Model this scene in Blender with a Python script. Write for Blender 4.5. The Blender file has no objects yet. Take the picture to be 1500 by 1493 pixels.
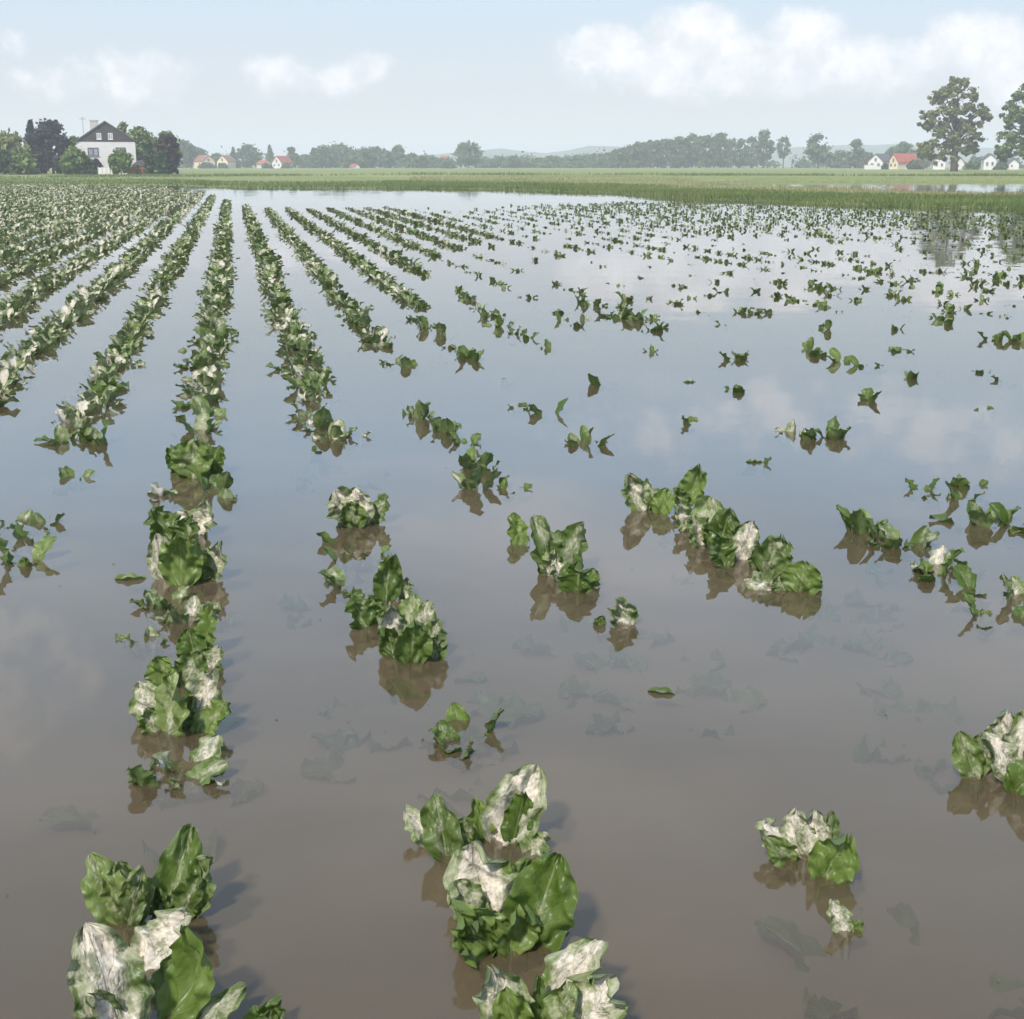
import bpy, math, random
import numpy as np
from mathutils import Vector
R = math.radians
SC = bpy.context.scene
COL = SC.collection

# ------------------------------------------------------------------ camera
H = 1.6                                  # camera height above the water
FPX, CX, CY = 2000.0, 750.0, 746.5       # focal length and centre in photo pixels
PITCH = math.atan((CY - 243.0) / FPX)
cam = bpy.data.cameras.new('camera'); camo = bpy.data.objects.new('camera', cam); COL.objects.link(camo)
camo.location = (0, 0, H); camo.rotation_euler = (math.pi/2 - PITCH, 0, 0)
cam.sensor_fit = 'HORIZONTAL'; cam.sensor_width = 36.0; cam.lens = FPX/1500*36
cam.clip_start = 0.05; cam.clip_end = 9000
SC.camera = camo
cp, sp = math.cos(PITCH), math.sin(PITCH)
def ray(px, py):
    u, v = (px-CX)/FPX, (py-CY)/FPX
    return Vector((u, cp - v*sp, -sp - v*cp))
def ground(px, py, z=0.0):
    d = ray(px, py); t = (z-H)/d.z
    return Vector((d.x*t, d.y*t, z))
def at(px, py, Y):
    d = ray(px, py); t = Y/d.y
    return Vector((d.x*t, Y, H + d.z*t))
def ppm(p):                              # photo pixels per metre at a point
    return FPX/(p.y*cp - (p.z-H)*sp)
def project(x, y, z):
    zz = y*cp - (z-H)*sp
    yy = -(y*sp + (z-H)*cp)
    return CX + FPX*x/zz, CY + FPX*yy/zz

# ------------------------------------------------------------------ light and sky
SUN_EL = R(46); sun_dir = Vector((-0.42, -0.91, 0)).normalized()
SUN_AZ = math.atan2(sun_dir.x, sun_dir.y)
sun = bpy.data.lights.new('sun', 'SUN'); suno = bpy.data.objects.new('sun', sun); COL.objects.link(suno)
sun.energy = 3.5; sun.angle = R(5); sun.color = (1.0, 0.95, 0.88)
sd = Vector((sun_dir.x*math.cos(SUN_EL), sun_dir.y*math.cos(SUN_EL), math.sin(SUN_EL)))
suno.rotation_euler = sd.to_track_quat('Z', 'Y').to_euler()
suno.location = (-60, -60, 120)
EXPOSURE = 0.47
SKY_STRENGTH = 0.11
SC.view_settings.view_transform = 'Standard'; SC.view_settings.look = 'None'
SC.view_settings.exposure = EXPOSURE; SC.view_settings.gamma = 1.0
SC.view_settings.use_curve_mapping = False
SC.render.engine = 'CYCLES'
cy = SC.cycles
cy.use_denoising = True
try: cy.denoiser = 'OPENIMAGEDENOISE'
except Exception: pass
cy.use_adaptive_sampling = True; cy.adaptive_threshold = .03
cy.max_bounces = 4; cy.diffuse_bounces = 2; cy.glossy_bounces = 3; cy.transmission_bounces = 2
cy.volume_bounces = 1; cy.transparent_max_bounces = 8
cy.caustics_reflective = False; cy.caustics_refractive = False
cy.sample_clamp_indirect = 4.0

class NT:                                 # small helper for node trees
    def __init__(s, tree): s.t = tree; s.n = tree.nodes; s.l = tree.links
    def new(s, typ, **kw):
        n = s.n.new(typ)
        for k, v in kw.items(): setattr(n, k, v)
        return n
    def put(s, sock, val):
        if isinstance(val, bpy.types.NodeSocket): s.l.new(val, sock)
        elif val is not None: sock.default_value = val
    def math(s, op, a, b=None, c=None, clamp=False):
        n = s.n.new('ShaderNodeMath'); n.operation = op; n.use_clamp = clamp
        for i, v in enumerate((a, b, c)): s.put(n.inputs[i], v)
        return n.outputs[0]
    def step(s, x, a, b, o0=0.0, o1=1.0):
        n = s.n.new('ShaderNodeMapRange'); n.interpolation_type = 'SMOOTHSTEP'
        for i, v in enumerate((x, a, b, o0, o1)): s.put(n.inputs[i], v)
        return n.outputs[0]
    def mix(s, f, a, b):
        n = s.n.new('ShaderNodeMix'); n.data_type = 'RGBA'
        s.put(n.inputs['Factor'], f)
        for k, v in (('A', a), ('B', b)):
            sk = [i for i in n.inputs if i.name == k and i.type == 'RGBA'][0]
            if isinstance(v, tuple) and len(v) == 3: v = v + (1,)
            s.put(sk, v)
        return [o for o in n.outputs if o.type == 'RGBA'][0]
    def noise(s, vec, scale, detail=3, rough=.55, dist=0.0):
        n = s.n.new('ShaderNodeTexNoise'); s.put(n.inputs['Vector'], vec)
        n.inputs['Scale'].default_value = scale; n.inputs['Detail'].default_value = detail
        n.inputs['Roughness'].default_value = rough; n.inputs['Distortion'].default_value = dist
        return n.outputs['Fac']
    def comb(s, x, y, z):
        n = s.n.new('ShaderNodeCombineXYZ')
        for i, v in enumerate((x, y, z)): s.put(n.inputs[i], v)
        return n.outputs[0]
    def sep(s, v):
        n = s.n.new('ShaderNodeSeparateXYZ'); s.put(n.inputs[0], v); return n.outputs
    def vadd(s, a, b):
        n = s.n.new('ShaderNodeVectorMath'); n.operation = 'ADD'
        s.put(n.inputs[0], a); s.put(n.inputs[1], b); return n.outputs[0]
    def vscale(s, a, vec):
        n = s.n.new('ShaderNodeVectorMath'); n.operation = 'MULTIPLY'
        s.put(n.inputs[0], a); s.put(n.inputs[1], vec); return n.outputs[0]
    def bump(s, h, strength, dist):
        n = s.n.new('ShaderNodeBump'); n.inputs['Strength'].default_value = strength
        n.inputs['Distance'].default_value = dist; s.put(n.inputs['Height'], h); return n.outputs[0]

world = bpy.data.worlds.new('World'); SC.world = world; world.use_nodes = True
w = NT(world.node_tree); w.n.clear()
out = w.new('ShaderNodeOutputWorld'); bg = w.new('ShaderNodeBackground')
sky = w.new('ShaderNodeTexSky'); sky.sky_type = 'NISHITA'; sky.sun_disc = False
sky.sun_elevation = SUN_EL; sky.sun_rotation = SUN_AZ
sky.air_density = 1.0; sky.dust_density = 1.0; sky.ozone_density = 1.0; sky.altitude = 200
tc = w.new('ShaderNodeTexCoord').outputs['Generated']
dx, dy, dz = w.sep(tc)
az = w.math('ARCTAN2', dx, dy); el = w.math('ARCSINE', dz)
def blob_terms():
    def ang(px, py):
        d = ray(px, py).normalized(); return math.atan2(d.x, d.y), math.asin(d.z)
    for bx, by, rx, ry, g in CLOUDS:
        a, e = ang(bx, by); yield a, e, rx/FPX, ry/FPX, g
    for bx, by, rx, ry, g in CLOUDS_HIGH:
        a, e = ang(bx, by); yield a, -e, rx/FPX, ry/FPX, g
# clouds above the view, known from their reflection in the water (photo pixels of the reflection)
CLOUDS_HIGH = [(1100, 620, 280, 36, .36), (1380, 650, 240, 44, .38), (930, 650, 130, 26, .33), (30, 1080, 170, 100, .40), (20, 930, 120, 45, .34), (560, 960, 180, 45, .3)]
CLOUDS = [(1020, 45, 75, 36, 1.0), (1075, 78, 90, 34, .9), (880, 72, 80, 30, .8), (965, 90, 110, 28, .8),
          (1175, 52, 62, 34, .8), (1210, 85, 130, 30, .8), (1435, 52, 80, 34, 1.0), (1500, 72, 130, 36, .9),
          (1330, 82, 110, 32, .7), (190, 100, 90, 26, .62), (60, 120, 55, 24, .66), (410, 100, 65, 20, .55),
          (492, 112, 42, 20, .58), (540, 94, 38, 16, .5), (8, 55, 45, 18, .5), (655, 97, 20, 11, .45),
          (1640, 80, 110, 45, .9), (-90, 95, 80, 35, .7)]
warp = w.noise(tc, 28, 6, .62)
best = None
for a, e, sa, se, g in blob_terms():
    p = w.math('POWER', w.math('MULTIPLY', w.math('SUBTRACT', az, a), 1/sa), 2)
    ty = w.math('MULTIPLY', w.math('SUBTRACT', el, e), 1/se)
    q = w.math('POWER', w.math('MULTIPLY', ty, w.step(ty, .3, -.9, 1.0, .55)), 2)
    f = w.math('MULTIPLY', w.math('SUBTRACT', 1.25, w.math('ADD', p, q)), g)
    best = f if best is None else w.math('MAXIMUM', best, f)
best = w.math('MAXIMUM', best, -.6)
mask1 = w.step(w.math('ADD', best, w.math('MULTIPLY', w.math('SUBTRACT', warp, .5), 3.0)), .0, 1.0)
# cumulus bank low all round the horizon outside the view as well, and thin cloud higher up
bank = w.noise(w.comb(w.math('MULTIPLY', az, 6.0), w.math('MULTIPLY', el, 22.0), 3.7), 1.0, 6, .6)
inview = w.step(w.math('ABSOLUTE', az), .40, .52)
band = w.math('MULTIPLY', w.step(el, .02, .06), w.step(el, .13, .07))
mask2 = w.math('MULTIPLY', w.math('MULTIPLY', w.step(bank, .48, .66), band), inview)
zc = w.math('MAXIMUM', dz, .04)
hi = w.noise(w.comb(w.math('DIVIDE', dx, zc), w.math('DIVIDE', dy, zc), 1.3), .42, 5, .6, .4)
mask3 = w.math('MULTIPLY', w.math('MULTIPLY', w.step(hi, .50, .78), w.step(el, .13, .24)), .55)
cloud = w.math('MAXIMUM', w.math('MAXIMUM', w.math('MULTIPLY', mask1, w.step(el, .12, .16, .88, .50)), mask2), mask3)
hz = w.step(el, .75, .1)                # pale hazy air towards the horizon
hazec = w.mix(w.step(el, .10, .23), w.mix(w.step(el, .04, .12), (4.65, 4.78, 5.25), (4.3, 5.1, 5.9)), (4.6, 6.9, 9.5))
base = w.mix(w.math('ADD', w.math('MULTIPLY', hz, .5), .35), sky.outputs[0], hazec)
shade = w.noise(w.vadd(tc, (.3, .1, .02)), 34, 4, .6)
ccol = w.mix(w.step(shade, .3, .75), (5.6, 5.7, 6.1), (7.9, 7.8, 8.05))
ccol = w.mix(w.step(el, .12, .17), ccol, (10.0, 9.9, 10.3))
skyc = w.mix(cloud, base, ccol)
w.l.new(skyc, bg.inputs['Color']); bg.inputs['Strength'].default_value = SKY_STRENGTH
w.l.new(bg.outputs[0], out.inputs[0])

# ------------------------------------------------------------------ object helpers
def props(o, label=None, cat=None, group=None, kind=None):
    if label: o['label'] = label
    if cat: o['category'] = cat
    if group: o['group'] = group
    if kind: o['kind'] = kind
    return o
def empty(name, loc, rz=0, label=None, cat=None, group=None):
    o = bpy.data.objects.new(name, None); COL.objects.link(o)
    o.location = loc; o.rotation_euler = (0, 0, rz); o.empty_display_size = .1
    return props(o, label, cat, group)
def mesh_np(name, V, F, uv=None, tint=None, silt=None, smooth=False):
    """V (n,3), F (m,k) with one polygon size, or a list of such arrays"""
    me = bpy.data.meshes.new(name)
    Fs = F if isinstance(F, list) else [F]
    V = np.asarray(V, dtype=np.float32)
    me.vertices.add(len(V)); me.vertices.foreach_set('co', V.ravel())
    idx = np.concatenate([f.ravel() for f in Fs]).astype(np.int32)
    sizes = np.concatenate([np.full(len(f), f.shape[1], np.int32) for f in Fs])
    starts = np.concatenate([[0], np.cumsum(sizes)[:-1]]).astype(np.int32)
    me.loops.add(len(idx)); me.loops.foreach_set('vertex_index', idx)
    me.polygons.add(len(sizes)); me.polygons.foreach_set('loop_start', starts)
    me.polygons.foreach_set('loop_total', sizes)
    if smooth: me.polygons.foreach_set('use_smooth', np.ones(len(sizes), bool))
    if uv is not None:
        l = me.uv_layers.new(name='UVMap'); l.data.foreach_set('uv', np.asarray(uv, np.float32)[idx].ravel())
    for nm, arr in (('tint', tint), ('silt', silt)):
        if arr is not None:
            at_ = me.attributes.new(nm, 'FLOAT', 'POINT'); at_.data.foreach_set('value', np.asarray(arr, np.float32))
    me.update(calc_edges=True)
    return me
def link(name, me, mat=None, parent=None):
    o = bpy.data.objects.new(name, me); COL.objects.link(o)
    if mat is not None and not me.materials: me.materials.append(mat)
    o.parent = parent
    return o
class MB:
    def __init__(s): s.v = []; s.f = []
    def poly(s, pts, faces):
        b = len(s.v); s.v += [tuple(p) for p in pts]; s.f += [tuple(b+i for i in f) for f in faces]; return s
    def box(s, x0, x1, y0, y1, z0, z1):
        return s.poly([(x0,y0,z0),(x1,y0,z0),(x1,y1,z0),(x0,y1,z0),(x0,y0,z1),(x1,y0,z1),(x1,y1,z1),(x0,y1,z1)],
                      [(0,3,2,1),(4,5,6,7),(0,1,5,4),(1,2,6,5),(2,3,7,6),(3,0,4,7)])
    def prism_y(s, prof, y0, y1):            # profile in x,z (counter-clockwise seen from -y), swept along y
        n = len(prof)
        return s.poly([(x, y0, z) for x, z in prof] + [(x, y1, z) for x, z in prof],
                      [tuple(range(n)), tuple(range(2*n-1, n-1, -1))] + [((i+1) % n, i, n+i, n+(i+1) % n) for i in range(n)])
    def tube(s, pts, rads, n=7):
        b = len(s.v); pts = [Vector(p) for p in pts]
        for i, p in enumerate(pts):
            t = (pts[min(i+1, len(pts)-1)] - pts[max(i-1, 0)]).normalized()
            a = t.cross(Vector((.31, .77, .1))).normalized(); c = t.cross(a)
            for k in range(n):
                an = 2*math.pi*k/n; s.v.append(tuple(p + (a*math.cos(an) + c*math.sin(an))*rads[i]))
        for i in range(len(pts)-1):
            for k in range(n):
                s.f.append((b+i*n+k, b+i*n+(k+1) % n, b+(i+1)*n+(k+1) % n, b+(i+1)*n+k))
        s.f.append(tuple(b+(len(pts)-1)*n+k for k in range(n)))
        return s
    def build(s, name, mat, parent=None, smooth=False):
        me = bpy.data.meshes.new(name); me.from_pydata(s.v, [], s.f)
        if smooth: me.polygons.foreach_set('use_smooth', [True]*len(me.polygons))
        me.update(); return link(name, me, mat, parent)

# ------------------------------------------------------------------ materials
def mat_new(name):
    m = bpy.data.materials.new(name); m.use_nodes = True
    t = NT(m.node_tree); t.n.clear(); o = t.new('ShaderNodeOutputMaterial')
    return m, t, o
def principled(t, o, color, rough=.7, normal=None, spec=.3):
    b = t.new('ShaderNodeBsdfPrincipled')
    t.put(b.inputs['Base Color'], color + (1,) if isinstance(color, tuple) and len(color) == 3 else color)
    t.put(b.inputs['Roughness'], rough); b.inputs['Specular IOR Level'].default_value = spec
    if normal is not None: t.l.new(normal, b.inputs['Normal'])
    t.l.new(b.outputs[0], o.inputs['Surface']); return b
def plain(name, c1, c2=None, scale=6.0, rough=.75, bump=.15, spec=.25):
    m, t, o = mat_new(name); co = t.new('ShaderNodeTexCoord').outputs['Object']
    n = t.noise(co, scale, 5, .6)
    col = t.mix(t.step(n, .3, .7), c1, c2 or tuple(x*.8 for x in c1))
    principled(t, o, col, rough, t.bump(n, bump, .02), spec); return m
M = {}
M['plaster'] = plain('white plaster', (.68, .65, .62), (.61, .585, .555), 1.2)
M['cream'] = plain('cream plaster', (.72, .60, .42), (.66, .55, .40), 1.0)
M['clad'] = plain('dark timber cladding', (.075, .062, .062), (.055, .045, .046), 4)
M['slate'] = plain('grey roof slates', (.12, .115, .12), (.09, .085, .09), 3)
M['red_tile'] = plain('red roof tiles', (.42, .11, .07), (.34, .085, .055), 2.5)
M['brown_tile'] = plain('brown roof tiles', (.30, .15, .10), (.24, .11, .08), 2.5)
M['frame_dark'] = plain('dark window frame', (.07, .06, .06))
M['frame_white'] = plain('white window frame', (.75, .75, .73))
M['concrete'] = plain('chimney render', (.55, .52, .48))
M['orange'] = plain('orange brickwork', (.50, .19, .10), (.42, .15, .08), 5)
M['wood'] = plain('weathered timber', (.16, .11, .08), (.12, .08, .06), 5)
M['metal'] = plain('galvanised metal', (.35, .36, .37), rough=.4)
def glass_mat():
    m, t, o = mat_new('window glass'); principled(t, o, (.05, .06, .07), .06, None, .8); return m
M['glass'] = glass_mat()
M['curtain'] = plain('curtained glass', (.34, .36, .39), (.16, .17, .19), 1.6, .12, 0, .6)
M['bark'] = plain('bark', (.10, .075, .055), (.06, .045, .035), 3, .9, .5)

def foliage(name, a, b):
    m, t, o = mat_new(name)
    ti = t.new('ShaderNodeAttribute', attribute_name='tint').outputs['Fac']
    col = t.mix(ti, a, b)
    d = t.new('ShaderNodeBsdfPrincipled'); t.put(d.inputs['Base Color'], col)
    d.inputs['Roughness'].default_value = .6; d.inputs['Specular IOR Level'].default_value = .2
    tr = t.new('ShaderNodeBsdfTranslucent'); t.put(tr.inputs[0], col)
    mx = t.new('ShaderNodeMixShader'); mx.inputs[0].default_value = .25
    t.l.new(d.outputs[0], mx.inputs[1]); t.l.new(tr.outputs[0], mx.inputs[2]); t.l.new(mx.outputs[0], o.inputs[0])
    return m
M['f_green'] = foliage('green foliage', (.08, .13, .028), (.20, .26, .075))
M['f_olive'] = foliage('olive foliage', (.10, .13, .035), (.30, .31, .12))
M['f_light'] = foliage('light green foliage', (.085, .15, .025), (.20, .27, .065))
M['f_blue'] = foliage('blue dark conifer foliage', (.02, .027, .032), (.05, .058, .066))
M['f_purple'] = foliage('purple foliage', (.034, .024, .024), (.08, .055, .048))
M['f_thuja'] = foliage('dark cypress foliage', (.03, .06, .02), (.065, .11, .035))
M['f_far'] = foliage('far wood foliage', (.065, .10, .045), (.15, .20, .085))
M['grass'] = foliage('tall grass', (.075, .13, .035), (.21, .24, .085))
M['grass_dry'] = foliage('dry grass', (.20, .18, .09), (.34, .29, .15))

# ---- beet leaf: uv.x across the blade (midrib at .5), uv.y along it (petiole below 0)
def leaf_mat(name, attr_type):
    m, t, o = mat_new(name)
    uv = t.new('ShaderNodeUVMap').outputs[0]
    u, v, _ = t.sep(uv)
    si = t.new('ShaderNodeAttribute', attribute_type=attr_type, attribute_name='silt').outputs['Fac']
    if attr_type == 'OBJECT':
        rnd = t.new('ShaderNodeObjectInfo').outputs['Random']
    else:
        rnd = t.new('ShaderNodeAttribute', attribute_type='GEOMETRY', attribute_name='tint').outputs['Fac']
    x = t.math('ABSOLUTE', t.math('MULTIPLY', t.math('SUBTRACT', u, .5), 2))
    off = t.comb(t.math('MULTIPLY', rnd, 37.0), t.math('MULTIPLY', rnd, 91.0), 0)
    co = t.vadd(uv, off)
    n1 = t.noise(co, 3.2, 3, .62, .3); n2 = t.noise(co, 14, 2, .65)
    # lateral veins
    fr = t.math('FRACT', t.math('SUBTRACT', t.math('MULTIPLY', v, 6.5), t.math('MULTIPLY', x, 2.1)))
    lv = t.step(t.math('ABSOLUTE', t.math('SUBTRACT', fr, .5)), .07, .0)
    lv = t.math('MULTIPLY', lv, t.step(x, 1.0, .1))
    mid = t.step(x, .075, .03)
    vein = t.math('MAXIMUM', t.math('MULTIPLY', lv, .55), mid)
    g = t.mix(t.step(t.math('ADD', t.math('MULTIPLY', n1, .6), t.math('MULTIPLY', rnd, .5)), .35, .85),
              (.066, .115, .014), (.165, .235, .046))
    g = t.mix(t.math('MULTIPLY', t.step(n2, .58, .75), .35), g, (.20, .23, .08))
    pet = t.step(v, .03, -.03)
    g = t.mix(t.math('MULTIPLY', vein, .75), g, (.22, .27, .10))
    g = t.mix(t.math('MULTIPLY', t.step(x, .93, 1.0), .4), g, (.20, .24, .09))
    back = t.new('ShaderNodeNewGeometry').outputs['Backfacing']
    g = t.mix(t.math('MULTIPLY', back, .35), g, (.11, .15, .06))
    g = t.mix(pet, g, (.20, .24, .09))
    g = t.mix(t.math('MULTIPLY', t.math('MULTIPLY', t.step(t.math('ADD', n1, t.math('MULTIPLY', n2, .5)), .5, .9), si), .9), g, (.34, .36, .20))
    # dried silt lying on the blade
    cen = t.math('SUBTRACT', 1.0, t.math('POWER', x, 1.6))
    field = t.math('ADD', t.math('ADD', t.math('MULTIPLY', n1, .75), t.math('MULTIPLY', n2, .28)), t.math('MULTIPLY', cen, .30))
    th = t.math('SUBTRACT', 1.07, t.math('MULTIPLY', si, .48))
    sm = t.math('MULTIPLY', t.step(field, t.math('SUBTRACT', th, .09), t.math('ADD', th, .09)), t.step(v, -.02, .06))
    thin = t.math('MULTIPLY', t.step(field, t.math('SUBTRACT', th, .22), t.math('ADD', th, .02)), .5)
    sm = t.math('MAXIMUM', sm, thin)
    n3 = t.noise(co, 20, 2, .55)
    sm = t.math('MULTIPLY', sm, t.step(n3, .25, .45, .8, 1.0))
    sm = t.math('MULTIPLY', sm, t.math('SUBTRACT', 1.0, t.math('MULTIPLY', back, .7)))
    sc = t.mix(t.step(t.math('ADD', n2, n3), .75, 1.25), (.49, .43, .345), (.67, .605, .515))
    col = t.mix(sm, g, sc)
    hgt = t.math('ADD', t.math('MULTIPLY', n2, .6), t.math('SUBTRACT', t.math('MULTIPLY', sm, .8), t.math('MULTIPLY', vein, .7)))
    nr = t.bump(hgt, .55, .006)
    b = t.new('ShaderNodeBsdfPrincipled'); t.put(b.inputs['Base Color'], col)
    t.put(b.inputs['Roughness'], t.math('ADD', .34, t.math('MULTIPLY', sm, .48)))
    t.put(b.inputs['Specular IOR Level'], t.math('SUBTRACT', .38, t.math('MULTIPLY', sm, .25)))
    t.l.new(nr, b.inputs['Normal'])
    tr = t.new('ShaderNodeBsdfTranslucent'); t.put(tr.inputs[0], t.mix(.5, col, (.12, .2, .02)))
    mx = t.new('ShaderNodeMixShader'); t.put(mx.inputs[0], t.math('SUBTRACT', .36, t.math('MULTIPLY', sm, .26)))
    t.l.new(b.outputs[0], mx.inputs[1]); t.l.new(tr.outputs[0], mx.inputs[2]); t.l.new(mx.outputs[0], o.inputs[0])
    return m
M['leaf'] = leaf_mat('beet leaf', 'OBJECT')
M['leaf_mass'] = leaf_mat('beet leaf in mass', 'GEOMETRY')

def water_mat():
    m, t, o = mat_new('muddy flood water')
    co = t.new('ShaderNodeTexCoord').outputs['Object']
    # faint ripples: the normal leans a little, by two independent noises (stable at any distance)
    def lean(off, amp):
        a = t.noise(t.vadd(t.vscale(co, (.7, 1.8, 1)), off), 1.3, 2, .5)
        b = t.noise(t.vadd(co, off), 11.0, 2, .5)
        return t.math('ADD', t.math('MULTIPLY', t.math('SUBTRACT', a, .5), amp), t.math('MULTIPLY', t.math('SUBTRACT', b, .5), amp*.45))
    nv = t.new('ShaderNodeVectorMath'); nv.operation = 'NORMALIZE'
    t.put(nv.inputs[0], t.comb(lean((3.1, 7.7, 0), .010), lean((11.4, 2.3, 5), .014), 1.0)); nr = nv.outputs[0]
    big = t.noise(co, .55, 3, .6)
    col = t.mix(t.step(big, .35, .68), (.205, .148, .084), (.240, .176, .104))
    df = t.new('ShaderNodeBsdfDiffuse'); t.put(df.inputs[0], col)
    tp = t.new('ShaderNodeBsdfTransparent')
    gl = t.new('ShaderNodeBsdfGlossy'); gl.inputs['Roughness'].default_value = .015
    gl.inputs['Color'].default_value = (1, 1, 1, 1); t.l.new(nr, gl.inputs['Normal'])
    fr = t.new('ShaderNodeFresnel'); fr.inputs['IOR'].default_value = 1.44; t.l.new(nr, fr.inputs['Normal'])
    body = t.new('ShaderNodeMixShader'); body.inputs[0].default_value = .70
    t.l.new(df.outputs[0], body.inputs[1]); t.l.new(tp.outputs[0], body.inputs[2])
    mx = t.new('ShaderNodeMixShader'); t.l.new(fr.outputs[0], mx.inputs[0])
    t.l.new(body.outputs[0], mx.inputs[1]); t.l.new(gl.outputs[0], mx.inputs[2])
    t.l.new(mx.outputs[0], o.inputs[0]); return m
M['water'] = water_mat()
M['silt'] = plain('suspended silt', (.22, .165, .100), (.19, .142, .086), .8, .95, .0, .0)

def ground_mat():
    m, t, o = mat_new('field ground')
    co = t.new('ShaderNodeTexCoord').outputs['Object']
    x, y, z = t.sep(co)
    n1 = t.noise(t.vscale(co, (.04, .16, 1)), 1.0, 5, .6); n2 = t.noise(co, 1.7, 5, .65)
    n3 = t.noise(t.vscale(co, (.012, .05, 1)), 1.0, 3, .5)
    grass = t.mix(t.step(n2, .3, .7), (.14, .18, .06), (.25, .26, .10))
    grass = t.mix(t.math('MULTIPLY', t.step(n1, .5, .7), .6), grass, (.38, .33, .17))
    grass = t.mix(t.math('MULTIPLY', t.step(n3, .52, .68), .5), grass, (.25, .30, .11))
    soil = t.mix(t.step(n2, .3, .7), (.09, .07, .05), (.13, .105, .08))
    k = t.step(t.math('ADD', z, t.math('MULTIPLY', n2, .06)), .02, .07)
    col = t.mix(k, soil, grass)
    principled(t, o, col, .9, t.bump(n2, .6, .1), .1); return m
M['ground'] = ground_mat()
M['hill'] = plain('wooded hill', (.05, .075, .04), (.085, .10, .055), .012, .95, .0, .0)

# ------------------------------------------------------------------ terrain, water
EDGE = [(-200, 271), (0, 271), (250, 272), (350, 276), (600, 276.5), (700, 278), (900, 284), (1000, 291), (1200, 299), (1500, 307), (1800, 315)]
edge_w = [ground(px, py) for px, py in EDGE]
ex = np.array([p.x for p in edge_w]); ey = np.array([p.y for p in edge_w])
def edge_y(x): return np.interp(x, ex, ey)
POOL = [(1010, 268.0, 274), (1080, 265, 275), (1150, 265, 278), (1210, 266, 281), (1260, 266, 284), (1350, 266, 287), (1500, 266, 290), (1700, 266, 293)]
px_ = np.array([ground(a, (b+c)/2).x for a, b, c in POOL])
pf_ = np.array([ground(a, b).y for a, b, c in POOL]); pn_ = np.array([ground(a, c).y for a, b, c in POOL])
def sm(a, b, x):
    t = np.clip((x-a)/(b-a), 0, 1); return t*t*(3-2*t)
def vnoise(x, y, s, seed=0):
    x = np.asarray(x)/s + seed*17.3; y = np.asarray(y)/s + seed*9.1
    return (np.sin(x*1.0+1.3*np.sin(y*.7)) + np.sin(y*1.3+x*.6+2.1*np.sin(x*.35)) + .5*np.sin(2.3*x-1.7*y))/2.5
def terrain(x, y):
    x = np.asarray(x, float); y = np.asarray(y, float)
    d = y - edge_y(x) + 1.2*vnoise(x, y, 6, 1)
    h = -.30 + .36*sm(-3, 1.5, d)
    h = h + .30*sm(20, 110, d) + .25*sm(150, 500, d)
    nf, ff = np.interp(x, px_, pn_), np.interp(x, px_, pf_)
    inside = sm(0, 3, y-nf)*(1-sm(-6, 0, y-ff))*sm(px_[0], px_[0]+6, x)
    h = h - inside*(h + .20 - .22*sm(.1, .8, vnoise(x, y, 5, 3))*(1-sm(px_[3], px_[5], x)))
    h = h + .025*vnoise(x, y, 3.3, 2)*sm(-1, 3, d)
    return h
xs = np.concatenate([np.linspace(-2500, -200, 14), np.arange(-190, 190, 1.6), np.linspace(200, 2500, 14)])
ys = np.concatenate([np.linspace(-400, -30, 4), np.linspace(-20, 40, 8), np.arange(42, 190, 1.2), np.linspace(192, 480, 60), np.linspace(500, 2500, 16)])
gx, gy = np.meshgrid(xs, ys); gz = terrain(gx, gy)
V = np.stack([gx.ravel(), gy.ravel(), gz.ravel()], 1)
nx, ny = len(xs), len(ys)
ii = (np.arange(ny-1)[:, None]*nx + np.arange(nx-1)[None, :]).ravel()
F = np.stack([ii, ii+1, ii+1+nx, ii+nx], 1)
g = link('ground', mesh_np('ground', V, F, smooth=True), M['ground']); props(g, kind='structure')
wv = [(-185, -60, 0), (185, -60, 0), (185, 189, 0), (-185, 189, 0)]
wo = MB().poly(wv, [(0, 1, 2, 3)]).build('flood_water', M['water']); props(wo, kind='structure')
so = MB().poly([(x, y, -.065) for x, y, z in wv], [(0, 1, 2, 3)]).build('silt_layer', M['silt']); props(so, kind='structure')
# hills far off
def ridge(px0, px1, prof, Y):
    pxs = np.linspace(px0, px1, 60); tops = np.interp(pxs, [p[0] for p in prof], [p[1] for p in prof])
    m = MB(); rows = []
    for j, (dy, k) in enumerate(((-260, 0), (-140, .55), (0, 1), (160, .6), (300, 0))):
        for i, px in enumerate(pxs):
            p = at(px, tops[i], Y); hz_ = max(p.z, 1.5)*k + (.8*math.sin(i*1.7+j)+.6*math.sin(i*3.1))*(1 if 0 < k else 0)
            m.v.append((p.x, Y+dy, hz_ - .5))
    n = len(pxs)
    for j in range(4):
        for i in range(n-1):
            m.f.append((j*n+i, j*n+i+1, (j+1)*n+i+1, (j+1)*n+i))
    return props(m.build('hills', M['hill'], smooth=True), kind='structure')
ridge(-200, 1700, [(-200, 228), (400, 236), (640, 226), (720, 217), (800, 224), (880, 212), (960, 218), (1080, 216), (1200, 214), (1300, 210), (1400, 216), (1700, 222)], 2050)

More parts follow.
